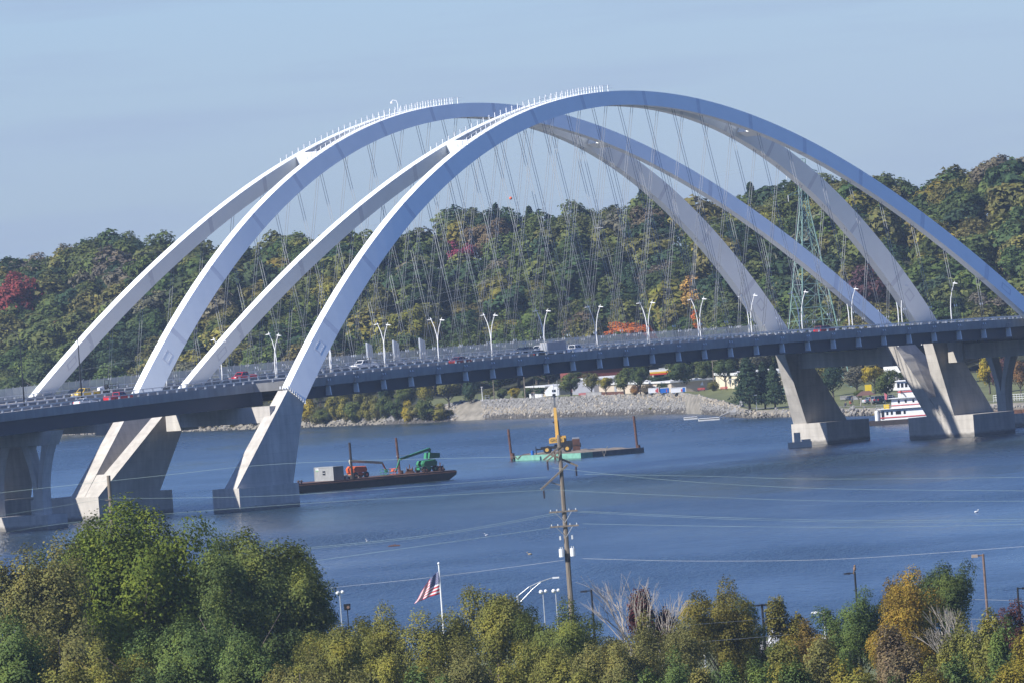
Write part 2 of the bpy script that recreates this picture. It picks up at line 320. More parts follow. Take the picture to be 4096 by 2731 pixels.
for bi, c in enumerate((SEP / 2, -SEP / 2)):
    near = bi == 0
    nm = 'near the camera' if near else 'far'
    arch = thing('bridge_arch', 'white twin-rib steel arch with hangers, %s' % ('standing in front of its twin, full width in view' if near else 'partly hidden behind the nearer twin arch'), 'arch', W(0, c, 0), group='twin white bridge arches', world=True)
    for s in (1, -1):
        us = [-UJ + 2 * UJ * i / 72 for i in range(73)]
        rib = MB().loft([rib_ring(u, c, s) for u in us]).build('arch_rib', M['arch'], arch)
        for k, ju in enumerate((-96, -81, -66, -52, -38, -24, -9, 9, 24, 38, 52, 66, 81, 96)):
            MB().loft([rib_ring(ju - 0.45, c, s, grow=0.006), rib_ring(ju + 0.45, c, s, grow=0.006)]).build('splice_band', M['arch_joint'], rib)
        # maintenance hatch frame low on each rib
        for sg in (-1, 1):
            r0, r1 = rib_ring(sg * 101.5, c, s, grow=0.008), rib_ring(sg * 99.4, c, s, grow=0.008)
            e = 0 if s > 0 else 1
            a, b_, c_, d_ = [Vector(q) for q in ((r0[0], r0[3], r1[3], r1[0]) if s > 0 else (r0[1], r0[2], r1[2], r1[1]))]
            def bl(x, y): return (a * (1 - x) + b_ * x) * (1 - y) + (d_ * (1 - x) + c_ * x) * y
            h = MB(); nrm = (b_ - a).cross(d_ - a).normalized() * 0.02
            if nrm.y > 0: nrm = -nrm
            for x0, x1, y0, y1 in ((.3, .7, 0, .12), (.3, .7, .88, 1), (.3, .36, .12, .88), (.64, .7, .12, .88)):
                p = [bl(x0, y0), bl(x1, y0), bl(x1, y1), bl(x0, y1)]; h.hexa([q for q in p] + [q + nrm for q in p])
            h.build('hatch_frame', M['arch_joint'], rib)
    # struts between the ribs and the closed crown plate
    for sg in (-1, 1):
        us_ = 42.5 * sg; z = zT(us_); hw = half_w(z) - RW + 0.1; q = math.sqrt(1 + slope(us_) ** 2); tu, tz = sg / q, sg * slope(us_) / q; nu, nz_ = slope(us_) / q, -1 / q
        def SP(a_, v_, d_): return W(us_ - tu * a_ * sg * sg + nu * d_, c + v_, z - tz * a_ + nz_ * d_)
        st = MB()
        st.hexa([SP(1.6, -hw, 2.5), SP(1.6, hw, 2.5), SP(-1.2, hw, 2.5), SP(-1.2, -hw, 2.5), SP(1.0, -hw, 0.05), SP(1.0, hw, 0.05), SP(-1.2, hw, 0.05), SP(-1.2, -hw, 0.05)])
        st.build('strut', M['arch'], arch)
    cp = MB(); rings = []
    for i in range(25):
        u = -30 + 60 * i / 24; z = zT(u); hw = max(0.12, half_w(z) - RW + 0.05); q = math.sqrt(1 + slope(u) ** 2); nu, nz_ = slope(u) / q, -1 / q
        rings.append([W(u + nu * 1.9, c - hw, z + nz_ * 1.9), W(u + nu * 1.9, c + hw, z + nz_ * 1.9), W(u + nu * 2.4, c + hw, z + nz_ * 2.4), W(u + nu * 2.4, c - hw, z + nz_ * 2.4)])
    cp.loft(rings).build('crown_plate', M['arch'], arch)
    # handrail posts along the crown walkway, south half
    posts = MB(); u = -47.0
    while u < 1.0:
        for s in (1, -1):
            r = rib_ring(u, c, s); a = Vector(r[0]) * 0.78 + Vector(r[1]) * 0.22 if s > 0 else Vector(r[0]) * 0.3 + Vector(r[1]) * 0.7
            posts.box((a.x, a.y, a.z + 0.6), (0.13, 0.13, 1.25), TH)
        u += 1.55
    for s in (1, -1):
        for h in (0.6, 1.15):
            pts = []
            for i in range(32):
                r = rib_ring(-47 + 48 * i / 31, c, s); a = Vector(r[0]) * 0.78 + Vector(r[1]) * 0.22 if s > 0 else Vector(r[0]) * 0.3 + Vector(r[1]) * 0.7
                pts.append((a.x, a.y, a.z + h))
            posts.path(pts, 0.025, 4)
    tag(posts.build('crown_handrail', M['white'], arch), kind='stuff')
    if not near:
        r = rib_ring(-14, c, -1); a = Vector(r[0])
        MB().path([a, a + Vector((0, 0, 1.6)), a + Vector((-.2, 0, 2.2)), a + Vector((-.9, 0, 2.35)), a + Vector((-1.15, 0, 2.1))], 0.09, 6).ball((a.x - 1.15, a.y, a.z + 1.85), 0.28).build('camera_mast', M['white'], arch)
    # hangers: a pair of cables at every floor beam, both sides
    i = -1
    for i in range(0, 29):
        u = -96.451 + 7.57205 * i
        if abs(u) > 103: continue
        for s in (1, -1):
            zt = zT(u); d = D0 + D1 * abs(u) / 120
            zz = zt - d * 0.99 * math.sqrt(1 + slope(u) ** 2) * 0.5 - 0.2
            top_z = zt - d * math.sqrt(1 + slope(u) ** 2) + 0.15
            if top_z < z_deck(u) + 5: continue
            for o in (-0.32, 0.32):
                p0 = Vector(W(u + o, c + s * 12.72, z_deck(u) - 0.1)); p1 = Vector(W(u + o, c + s * (half_w(top_z) - RW / 2), top_z))
                hg = MB().tube(p0, p1, 0.042, n=5).build('hanger', M['cable'], arch, smooth=True)
                dd = (p1 - p0).normalized()
                MB().tube(p0 - dd * 0.1, p0 + dd * 0.75, 0.13, 0.08, n=6).build('socket', M['white'], hg)
                q0 = p0 + dd * (2.9 if s < 0 or not near else 4.3)
                MB().tube(q0, q0 + dd * 0.4, 0.10, n=6).build('cable_clamp', M['galv'], hg)
    # ---------------- deck
    lab = ('concrete bridge deck with dark steel girder and hanger brackets, nearer of two' if near else 'farther bridge deck carrying the tall mesh fence')
    deck = thing('bridge_deck', lab, 'bridge deck', W(0, c, 0), group='twin bridge decks', world=True)
    US = list(range(-330, 331, 10))
    def edge_w(s, u, near=near):     # half width of the deck towards side s: the south approach of the nearer deck is narrower
        k = smooth((-108.0 - u) / 4.0); app = 10.8 if (s < 0) == near else (8.1 if near else 12.55)
        return 12.55 + (app - 12.55) * k
    def vedge(v, u):
        if abs(v) < 6: return v
        s = 1 if v > 0 else -1; return s * (edge_w(s, u) + abs(v) - 12.55)
    def strip(name, prof, mt, u0=-330, u1=330, parent=deck, step=10):
        """prof: closed polygon of (v relative to the centreline, z relative to anchor height)"""
        uu = []; u = u0
        while u < u1: uu.append(u); u += step
        uu.append(u1); uu = sorted(set(uu + [k for k in (-112.0, -108.0) if u0 < k < u1]))
        return MB().loft([[W(u, c + vedge(v, u), z_deck(u) + z) for v, z in prof] for u in uu]).build(name, mt, parent)
    E_ = 12.55
    strip('slab', [(-E_, -0.55), (E_, -0.55), (E_, -0.02), (-E_, -0.02)], M['concrete2'])
    strip('roadway', [(-E_ + .45, -0.02), (E_ - .45, -0.02), (E_ - .45, ROAD_TOP), (-E_ + .45, ROAD_TOP)], M['asphalt'])
    for s in (1, -1):
        strip('parapet', [(s * (E_ - .45), -0.02), (s * (E_ + .004), -0.02), (s * (E_ - .05), 1.05), (s * (E_ - .30), 1.05)], M['concrete2'])
        rl = MB()
        for h, rr in ((1.62, 0.085),):
            rl.loft([[W(u, c + s * (edge_w(s, u) - .16) + a, z_deck(u) + h + b) for a, b in ((-.09, -.07), (.09, -.07), (.09, .07), (-.09, .07))] for u in sorted(US + [-112, -108])])
        u = -329.0
        while u < 200:
            for o in (0, 0.28):
                rl.hexa([W(u + o - .05, c + s * (edge_w(s, u) - .16) - .09, z_deck(u) + 1.05), W(u + o + .05, c + s * (edge_w(s, u) - .16) - .09, z_deck(u) + 1.05), W(u + o + .05, c + s * (edge_w(s, u) - .16) + .09, z_deck(u) + 1.05), W(u + o - .05, c + s * (edge_w(s, u) - .16) + .09, z_deck(u) + 1.05),
                         W(u + o - .05, c + s * (edge_w(s, u) - .16) - .06, z_deck(u) + 1.56), W(u + o + .05, c + s * (edge_w(s, u) - .16) - .06, z_deck(u) + 1.56), W(u + o + .05, c + s * (edge_w(s, u) - .16) + .06, z_deck(u) + 1.56), W(u + o - .05, c + s * (edge_w(s, u) - .16) + .06, z_deck(u) + 1.56)])
            u += 2.55
        tag(rl.build('railing', M['galv'], deck), kind='stuff')
        # girders: arch span set back from the edge with a bright bottom-of-fascia flange, approach spans deeper
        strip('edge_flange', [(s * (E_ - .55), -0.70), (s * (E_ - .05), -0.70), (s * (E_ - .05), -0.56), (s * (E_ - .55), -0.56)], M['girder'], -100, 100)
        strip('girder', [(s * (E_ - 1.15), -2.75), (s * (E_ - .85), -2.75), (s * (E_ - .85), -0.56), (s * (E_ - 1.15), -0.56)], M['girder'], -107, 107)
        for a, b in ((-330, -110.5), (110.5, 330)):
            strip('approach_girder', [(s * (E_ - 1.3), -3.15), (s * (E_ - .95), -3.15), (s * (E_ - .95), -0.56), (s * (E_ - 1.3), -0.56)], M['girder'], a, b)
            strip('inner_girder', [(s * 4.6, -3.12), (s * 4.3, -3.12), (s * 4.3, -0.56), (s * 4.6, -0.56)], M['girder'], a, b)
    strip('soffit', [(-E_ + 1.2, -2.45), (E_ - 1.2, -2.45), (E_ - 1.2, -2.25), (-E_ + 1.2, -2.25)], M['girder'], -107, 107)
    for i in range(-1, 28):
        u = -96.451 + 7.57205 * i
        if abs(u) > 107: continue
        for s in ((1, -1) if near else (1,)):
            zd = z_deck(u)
            # hanger bracket on the fascia
            MB().hexa([W(u - .9, c + s * 12.56, zd - .62), W(u + .9, c + s * 12.56, zd - .62), W(u + .9, c + s * 12.98, zd - .62), W(u - .9, c + s * 12.98, zd - .62),
                       W(u - .55, c + s * 12.56, zd + .42), W(u + .55, c + s * 12.56, zd + .42), W(u + .55, c + s * 12.98, zd + .20), W(u - .55, c + s * 12.98, zd + .20)]).build('hanger_bracket', M['concrete2'], deck)
            # floor beam end below the edge flange, white paint standing in for a sun patch
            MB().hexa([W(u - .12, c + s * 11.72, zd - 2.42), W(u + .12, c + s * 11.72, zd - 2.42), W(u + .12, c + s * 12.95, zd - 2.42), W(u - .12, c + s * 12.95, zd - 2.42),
                       W(u - .12, c + s * 11.72, zd - .71), W(u + .12, c + s * 11.72, zd - .71), W(u + .12, c + s * 12.75, zd - .71), W(u - .12, c + s * 12.75, zd - .71)]).build('beam_end_sun_patch', M['white'], deck)
    if not near:
        strip('path_slab', [(-E_ - 4.4, -0.55), (-E_ - .05, -0.55), (-E_ - .05, 0.1), (-E_ - 4.4, 0.1)], M['concrete2'], -168, 168)
        fm = mat('mesh_fence_panel', (0.60, 0.62, 0.62), 0.5, var=0, alpha=0.42)
        strip('fence_mesh', [(-E_ - 4.30, 0.1), (-E_ - 4.27, 0.1), (-E_ - 4.27, 3.0), (-E_ - 4.30, 3.0)], fm, -124, 110, step=6)
        fp = MB(); u = -124.0
        while u < 110:
            z0 = z_deck(u)
            fp.path([W(u, c - E_ - 4.22, z0 + .1), W(u, c - E_ - 4.22, z0 + 2.75), W(u, c - E_ - 4.05, z0 + 3.1), W(u, c - E_ - 3.8, z0 + 3.22)], 0.05, 4); u += 1.9
        tag(fp.build('fence_posts', M['galv'], deck), kind='stuff')
    bridges.append((arch, deck))
# ---------------- piers: outer legs, shared median leg pairs, approach piers
def leg(mb, sgn, s, c, uo, ui, v0, v1, zb=4.4):
    """a concrete leg that carries one rib; sgn = end of the span (-1 south, 1 north), s = rib side, c = centreline, base from |u| = uo to ui and v0 (outer) to v1 (inner)"""
    uT, uB = 110.75, 107.2
    zt, zbm = zT(110.3) - .2, zT(110.0) - (D0 + D1) / math.sqrt(1 + slope(110) ** 2)
    def V(z, o): return c + s * (half_w(z) - o)
    w0, w1 = -0.25, RW + 0.45      # wider than the rib
    top = [W(sgn * uT, V(zt, w0), zt), W(sgn * uT, V(zt, w1), zt), W(sgn * uB, V(zbm, w1), zbm), W(sgn * uB, V(zbm, w0), zbm)]
    bot = [W(sgn * uo, v0, zb), W(sgn * uo, v1, zb), W(sgn * ui, v1, zb), W(sgn * ui, v0, zb)]
    mb.loft([bot, top]); return mb
def bellows(mb, sgn, s, c):
    """the ribbed collar where the rib enters the concrete"""
    for k in range(9):
        u = sgn * (110.25); t = k / 8.0
        r = rib_ring(u, c, s, grow=0.12)
        a, b = Vector(r[0]), Vector(r[3]); p = a * (1 - t) + b * t
        mb.box((p.x, p.y, p.z + .2), (.14, .26, .62), TH)
        a, b = Vector(r[0]), Vector(r[1])
    for k in range(4):
        p = a * (1 - k / 3) + b * (k / 3); mb.box((p.x, p.y, p.z + .2), (.2, .2, .5), TH)
    return mb
def foot(mb, u0, u1, v0, v1, zt, flare=0.9):
    mb.hexa([W(u0 - flare * 0, v0, -3), W(u1 + flare, v0, -3), W(u1 + flare, v1, -3), W(u0, v1, -3), W(u0, v0, zt), W(u1, v0, zt), W(u1, v1, zt), W(u0, v1, zt)]); return mb
CS = SEP / 2
for sgn in (-1, 1):
    for side in (1, -1):
        end = 'south' if sgn < 0 else 'north'
        lab = {(-1, 1): 'grey concrete outer pier with sloping lit edge beside the moored black barge', (-1, -1): 'outer concrete pier of the farther arch behind the forked pier columns',
               (1, 1): 'outer concrete pier of the nearer arch at the far shore end', (1, -1): 'outer concrete pier near the tall trees, with a white marker float at its foot'}[(sgn, side)]
        pr = thing('bridge_pier', lab, 'pier', W(sgn * 118, side * 35, 0), group='outer arch piers', world=True)
        LB = {(-1, 1): (127, 111.8, 35.8, 32.6), (-1, -1): (127, 111.8, -35.8, -32.6), (1, 1): (125.4, 113, 37.2, 33.6), (1, -1): (125.4, 113, -37.2, -33.6)}[(sgn, side)]
        leg(MB(), sgn, side, side * CS, *LB).build('leg', M['concrete'], pr)
        bellows(MB(), sgn, side, side * CS).build('collar', M['white'], pr)
        a, b = (-127.1, -111.0) if sgn < 0 else (112.9, 126.0)
        vo, vi = (side * 36.4, side * 29.6) if sgn < 0 else (side * 37.7, side * 28.2)
        foot(MB(), a, b, min(vo, vi), max(vo, vi), 4.4, 0.0).build('footing', M['concrete'], pr)
        # cross beam under the deck between this pier and the median pier
        bm_ = MB(); v0, v1 = side * 8.5, side * 34.2; u0, u1 = (-115.0, -111.0) if sgn < 0 else (111.0, 115.0)
        zt_ = z_deck(sgn * 112) - 3.25
        bm_.hexa([W(u0, min(v0, v1), zt_ - 3.0), W(u1, min(v0, v1), zt_ - 3.0), W(u1, max(v0, v1), zt_ - 3.0), W(u0, max(v0, v1), zt_ - 3.0), W(u0, min(v0, v1), zt_), W(u1, min(v0, v1), zt_), W(u1, max(v0, v1), zt_), W(u0, max(v0, v1), zt_)])
        bm_.build('cross_beam', M['concrete'], pr)
        if (sgn, side) == (1, -1):
            p = onz(3196, 1788)
            tag(MB().hexa([(p.x - 2.2, p.y - 1.4, -.3), (p.x + 2.6, p.y - 1.4, -.3), (p.x + 2.6, p.y + 1.4, -.3), (p.x - 2.2, p.y + 1.4, -.3), (p.x - 2.2, p.y - 1.4, 1.1), (p.x + 2.6, p.y - 1.4, 1.1), (p.x + 2.6, p.y + 1.4, 1.1), (p.x - 2.2, p.y + 1.4, 1.1)]).box((p.x - .2, p.y + .4, 2.0), (1.3, .2, 2.0)).box((p.x + 1.5, p.y, 1.3), (1.6, 1.2, .5), .3).build('marker_float', M['offwhite'], org=(p.x, p.y, 0)), 'small white float with upright board moored at the pier foot', 'float')
    lab = 'median pier with two legs rising apart from one footing, ' + ('beside the leafy near bank' if sgn < 0 else 'before the towboat')
    pr = thing('median_pier', lab, 'pier', W(sgn * 118, 0, 0), group='median arch piers', world=True)
    vc, hv = (0.35, 3.65) if sgn < 0 else (4.6, 3.6); uo, ui = (131.0, 114.5) if sgn < 0 else (122.4, 110.0)
    for side in (1, -1):
        leg(MB(), sgn, -side, side * CS, uo, ui, vc + side * 0.003, vc + side * hv).build('leg', M['concrete'], pr)
        bellows(MB(), sgn, -side, side * CS).build('collar', M['white'], pr)
    k = 4.0 / 17.4; ua, ub = uo + (110.75 - uo) * k - .12, ui + (107.2 - ui) * k + .12
    MB().hexa([W(sgn * (uo - .1), vc - 2.6, 4.41), W(sgn * (ui + .1), vc - 2.6, 4.41), W(sgn * (ui + .1), vc + 2.6, 4.41), W(sgn * (uo - .1), vc + 2.6, 4.41), W(sgn * ua, vc - 2.6, 8.3), W(sgn * ub, vc - 2.6, 8.3), W(sgn * ub, vc + 2.6, 8.3), W(sgn * ua, vc + 2.6, 8.3)]).build('web_wall', M['concrete'], pr)
    a, b = (-131.2, -111.4) if sgn < 0 else (109.9, 122.6)
    f0, f1 = (-13.6, 3.6) if sgn < 0 else (-3.9, 13.2)
    if sgn < 0: f1 = 4.1
    foot(MB(), a, b, f0, f1, 4.4, 0.0).build('footing', M['concrete'], pr)
    # bearing block beside the leg
    u0, u1 = (-114.6, -110.9) if sgn < 0 else (110.9, 114.6)
    for side in (1, -1):
        v0, v1 = sorted((side * 7.4, side * 11.2)); zt_ = z_deck(sgn * 112) - 1.6
        MB().hexa([W(u0 - .5, v0, zt_ - 5.2), W(u1 + .5, v0, zt_ - 5.2), W(u1 + .5, v1, zt_ - 5.2), W(u0 - .5, v1, zt_ - 5.2), W(u0 - .5, v0, zt_), W(u1 + .5, v0, zt_), W(u1 + .5, v1, zt_), W(u0 - .5, v1, zt_)]).build('bearing_block', M['concrete'], pr)
# forked approach piers
def forked_pier(u, c, lab):
    pr = thing('forked_pier', lab, 'pier', W(u, c, 0), group='forked approach piers', world=True)
    zt = z_deck(u) - 3.25
    vA, vB = c - 11.3, c + 11.3
    MB().hexa([W(u - 1.5, vA + 1.6, zt - 2.6), W(u + 1.5, vA + 1.6, zt - 2.6), W(u + 1.5, vB - 1.6, zt - 2.6), W(u - 1.5, vB - 1.6, zt - 2.6), W(u - 1.5, vA, zt), W(u + 1.5, vA, zt), W(u + 1.5, vB, zt), W(u - 1.5, vB, zt)]).build('cap_beam', M['concrete'], pr)
    for cv in (c - 6.0, c + 6.0):
        col = MB(); zf = 7.2; z1 = zt - 2.6
        col.loft([[W(u - 1.1, cv - 1.15, 1), W(u + 1.1, cv - 1.15, 1), W(u + 1.1, cv + 1.15, 1), W(u - 1.1, cv + 1.15, 1)], [W(u - 1.1, cv - 1.2, zf), W(u + 1.1, cv - 1.2, zf), W(u + 1.1, cv + 1.2, zf), W(u - 1.1, cv + 1.2, zf)]])
        for s in (1, -1):
            r = []
            for k in range(6):
                t = k / 5; z = zf - .02 + (z1 - zf + .04) * t; o = 1.22 + 2.3 * t ** 1.7; i_ = 0.0 if k == 0 else 2.3 * t ** 1.2 * .8
                lo, hi = sorted((cv + s * i_, cv + s * o))
                r.append([W(u - 1.1, lo, z), W(u + 1.1, lo, z), W(u + 1.1, hi, z), W(u - 1.1, hi, z)])
            col.loft(r)
        col.build('column', M['concrete'], pr)
    foot(MB(), u - 2.6, u + 2.6, c - 9.5, c + 9.5, 2.6, 0.0).build('footing', M['concrete'], pr)
    return pr
forked_pier(-166, CS - 1.8, 'forked concrete pier under the nearer approach deck, south end')
forked_pier(-166, -CS, 'forked concrete pier under the farther approach deck, south end')
forked_pier(166, CS, 'forked concrete pier under the nearer approach deck, north end')
forked_pier(166, -CS, 'forked concrete pier under the farther approach deck, north end')
# ================================================================== trees
def leaf_mat(name, stuff=False, trans=0.28):
    m = bpy.data.materials.new(name); m.use_nodes = True; t = m.node_tree; t.nodes.clear(); Lk = t.links.new
    o = t.nodes.new('ShaderNodeOutputMaterial'); mix = t.nodes.new('ShaderNodeMixShader'); df = t.nodes.new('ShaderNodeBsdfDiffuse'); tr = t.nodes.new('ShaderNodeBsdfTranslucent')
    g = t.nodes.new('ShaderNodeNewGeometry')
    if stuff:
        a = t.nodes.new('ShaderNodeAttribute'); a.attribute_name = 'tint'; src = a.outputs['Color']
    else:
        a = t.nodes.new('ShaderNodeObjectInfo'); src = a.outputs['Color']
    r = t.nodes.new('ShaderNodeMapRange'); r.inputs[3].default_value = 0.80; r.inputs[4].default_value = 1.20; Lk(g.outputs['Random Per Island'], r.inputs[0])
    hs = t.nodes.new('ShaderNodeHueSaturation')
    w = t.nodes.new('ShaderNodeTexWhiteNoise'); w.noise_dimensions = '1D'; Lk(g.outputs['Random Per Island'], w.inputs['W'])
    r2 = t.nodes.new('ShaderNodeMapRange'); r2.inputs[3].default_value = 0.485; r2.inputs[4].default_value = 0.515; Lk(w.outputs[0], r2.inputs[0]); Lk(r2.outputs[0], hs.inputs['Hue'])
    pn_ = t.nodes.new('ShaderNodeTexNoise'); pn_.inputs['Scale'].default_value = 0.42; pn_.inputs['Detail'].default_value = 3; Lk(g.outputs['Position'], pn_.inputs['Vector'])
    pr_ = t.nodes.new('ShaderNodeMapRange'); pr_.inputs[1].default_value = 0.32; pr_.inputs[2].default_value = 0.68; pr_.inputs[3].default_value = 0.74; pr_.inputs[4].default_value = 1.26; Lk(pn_.outputs[0], pr_.inputs[0])
    mu = t.nodes.new('ShaderNodeMath'); mu.operation = 'MULTIPLY'; Lk(pr_.outputs[0], mu.inputs[0]); Lk(r.outputs[0], mu.inputs[1])
    yl = t.nodes.new('ShaderNodeMixRGB'); yl.blend_type = 'MULTIPLY'; yl.inputs[2].default_value = (1.14, 1.04, 0.80, 1); Lk(src, yl.inputs[1])
    yr = t.nodes.new('ShaderNodeMapRange'); yr.inputs[1].default_value = 0.48; yr.inputs[2].default_value = 0.66; Lk(pn_.outputs[0], yr.inputs[0]); Lk(yr.outputs[0], yl.inputs[0])
    Lk(mu.outputs[0], hs.inputs['Value']); Lk(yl.outputs[0], hs.inputs['Color'])
    Lk(hs.outputs[0], df.inputs[0]); Lk(hs.outputs[0], tr.inputs[0])
    mix.inputs[0].default_value = trans; Lk(df.outputs[0], mix.inputs[1]); Lk(tr.outputs[0], mix.inputs[2]); Lk(mix.outputs[0], o.inputs[0]); return m
M['leaf'] = leaf_mat('leaves'); M['leaf_mass'] = leaf_mat('leaves_of_the_wood', True)
def leaf_cloud(seed, kind, h, r, nleaf, size, gap=0.0):
    """positions and normals of leaf clumps of a crown; returns verts (4n,3)"""
    g = np.random.default_rng(seed); pos = []; nrm = []
    if kind == 'conifer':
        n = nleaf; t = g.random(n) ** 0.75; z = h * (0.12 + 0.88 * t); tier = 0.78 + 0.22 * np.cos(z * 2 * np.pi / (h * 0.085)); rad = r * (1 - t) ** 0.8 * tier * (0.55 + 0.45 * np.sqrt(g.random(n))) + 0.12
        a = g.random(n) * 2 * np.pi; lump = 1 + 0.22 * np.sin(a * 3 + z * 1.3) + 0.15 * np.sin(a * 5 - z * 2.1)
        pos = np.stack([rad * lump * np.cos(a), rad * lump * np.sin(a), z], 1); nrm = np.stack([np.cos(a), np.sin(a), 0.5 + 0 * a], 1)
    else:
        zc, rz = {'round': (0.60, 0.40), 'tall': (0.56, 0.45), 'spread': (0.66, 0.33), 'bush': (0.46, 0.52), 'vase': (0.62, 0.38), 'big': (0.56, 0.46)}[kind]
        zc *= h; rz *= h; nb = {'round': 26, 'tall': 30, 'spread': 24, 'bush': 16, 'vase': 22, 'big': 91}[kind]
        B = []
        for _ in range(nb):
            d = g.normal(size=3); d /= np.linalg.norm(d); q = g.random() ** 0.45 * 0.80
            if kind == 'tall': d[:2] *= 0.85
            c = d * q; br = (0.24 + 0.20 * g.random()) * (1.05 - 0.35 * q)
            if kind == 'big':
                if len(B) % 7 == 0:
                    a_ = g.random() * 6.283; rad_ = 0.15 + 0.60 * g.random() ** .7; lc = np.array([math.cos(a_) * rad_, math.sin(a_) * rad_, -0.62 + (1.30 - 0.50 * rad_ ** 2) * g.random() ** .8])
                c = lc + g.normal(size=3) * np.array([.17, .17, .15]); br = 0.12 + 0.15 * g.random()
            if kind == 'vase': c[:2] *= (0.55 + 0.55 * (c[2] + 1) / 2)
            B.append((c, br))
        wts = np.array([b[1] ** 2 for b in B]); wts /= wts.sum(); cnt = (wts * nleaf).astype(int)
        for (c, br), n in zip(B, cnt):
            d = g.normal(size=(n, 3)); d /= np.linalg.norm(d, axis=1)[:, None]; d[:, 2] = np.where(g.random(n) < 0.55, np.abs(d[:, 2]), d[:, 2])
            rr = br * (0.62 + 0.42 * g.random(n) ** 0.6)
            ph = np.sin(d[:, 0] * 7 + c[0] * 20) * np.sin(d[:, 1] * 7 + c[1] * 20) * np.sin(d[:, 2] * 7 + c[2] * 20)
            rr = rr * (1 + 0.22 * ph); p = c[None] + d * rr[:, None]
            pos.append(p); nrm.append(d)
        pos = np.concatenate(pos); nrm = np.concatenate(nrm)
        pos = pos * np.array([r, r, rz]) + np.array([0, 0, zc])
    if kind == 'big':
        pos[:, :2] -= pos[pos[:, 2] > np.percentile(pos[:, 2], 75), :2].mean(0); pos[:, 2] *= h / (pos[:, 2].max() * .99); pos[:, :2] *= r / np.percentile(np.hypot(pos[:, 0], pos[:, 1]), 96)
    pos = pos + g.normal(size=pos.shape) * 0.035 * r
    if gap > 0: k = g.random(len(pos)) > gap; pos = pos[k]; nrm = nrm[k]
    n = len(pos); ctr = pos.mean(0); od = (pos - ctr) / np.array([r, r, 0.45 * h]); nn = nrm * 0.7 + od * 0.9 + g.normal(size=(n, 3)) * 0.42 + np.array([0, 0, 0.30]); nn /= np.linalg.norm(nn, axis=1)[:, None]
    a = np.cross(nn, g.normal(size=(n, 3))); a /= np.linalg.norm(a, axis=1)[:, None]; b = np.cross(nn, a)
    s = size * (0.55 + 0.8 * g.random(n))[:, None]; asp = (0.55 + 0.35 * g.random(n))[:, None]
    a = a * s; b = b * s * asp; bend = nn * s * 0.25
    return np.stack([pos - a * 0.5, pos - b * 0.5 + bend, pos + a * 0.5, pos + b * 0.5 + bend], 1).reshape(-1, 3)
def quads_mesh(name, V, m, tint=None):
    n = len(V) // 4; me = bpy.data.meshes.new(name); me.vertices.add(len(V)); me.vertices.foreach_set('co', V.astype(np.float32).ravel())
    me.loops.add(4 * n); me.loops.foreach_set('vertex_index', np.arange(4 * n, dtype=np.int32)); me.polygons.add(n)
    me.polygons.foreach_set('loop_start', np.arange(0, 4 * n, 4, dtype=np.int32))
    me.materials.append(m)
    if tint is not None:
        at = me.attributes.new('tint', 'FLOAT_COLOR', 'POINT'); at.data.foreach_set('color', np.concatenate([tint, np.ones((len(tint), 1))], 1).astype(np.float32).ravel())
    me.update(calc_edges=True); me.validate(); return me
def trunk_mb(seed, h, r, kind, th=1.0):
    g = random.Random(seed); mb = MB(); r0 = (0.020 * h + 0.06) * th
    if kind == 'conifer': mb.path([(0, 0, -.5), (0, 0, h * .5), (0, 0, h * .93)], [r0, r0 * .6, .03], 7); return mb
    fork = h * (0.24 if kind != 'bush' else 0.06)
    mb.path([(0, 0, -.6), (.05, 0, fork * .5), (0, .05, fork), (g.uniform(-.3, .3), g.uniform(-.3, .3), h * .55), (g.uniform(-.5, .5), g.uniform(-.5, .5), h * .85)], [r0 * 1.35, r0 * 1.05, r0, r0 * .6, .05], 7)
    for k in range(7):
        a = k * 0.9 + g.random(); z0 = fork * g.uniform(.85, 1.7); l = r * g.uniform(.6, .95); zt = z0 + h * g.uniform(.18, .36)
        mb.path([(0, 0, z0), (math.cos(a) * l * .4, math.sin(a) * l * .4, z0 + (zt - z0) * .45), (math.cos(a) * l, math.sin(a) * l, zt)], [r0 * .5, r0 * .33, .03], 5)
    return mb
def make_tree(name, seed, kind, h, r, nleaf, size, gap=0.0, bark='bark', th=1.0):
    """a prototype of a tree: Empty > trunk, crown"""
    root = thing(name, '', 'tree', (0, 0, -500))
    trunk_mb(seed, h, r, kind, th).build('trunk', M[bark], root, smooth=True)
    c = bpy.data.objects.new('crown', quads_mesh('crown', leaf_cloud(seed, kind, h, r, nleaf, size, gap), M['leaf'])); SC.collection.objects.link(c); c.parent = root
    return [root, False, h, r]
def place_tree(pt, loc, rz, h, wide, color, label, group, cat='tree'):
    """first use moves the prototype itself, later uses copy it"""
    root = pt[0]; s = h / pt[2]; w = wide / pt[3] if wide else s
    if not pt[1]: pt[1] = True; o = root
    else: o = dup(root, loc, rz)
    o.location = loc; o.rotation_euler = (0, 0, rz); o.scale = (w, w, s); o['label'] = label; o['group'] = group; o['category'] = cat
    for ch in o.children: ch.color = (*color, 1)
    return o
PAL = {'dark': (0.055, 0.080, 0.034), 'deep': (0.042, 0.068, 0.040), 'green': (0.082, 0.104, 0.038), 'olive': (0.120, 0.120, 0.046), 'ygreen': (0.165, 0.155, 0.042), 'yellow': (0.280, 0.225, 0.035),
       'rust': (0.170, 0.105, 0.055), 'brown': (0.125, 0.102, 0.066), 'orange': (0.420, 0.140, 0.045), 'red': (0.210, 0.055, 0.055), 'magenta': (0.190, 0.045, 0.080), 'maroon': (0.085, 0.048, 0.055), 'tan': (0.30, 0.20, 0.07), 'pink': (0.300, 0.175, 0.125), 'grey': (0.125, 0.122, 0.090)}
PAL = {k: tuple(1.30 * x for x in v) for k, v in PAL.items()}
def jit(c, g, a=0.08, b=0.18):
    q = 1 + g.uniform(-b, b); return tuple(x * q * (1 + g.uniform(-a, a)) for x in c)
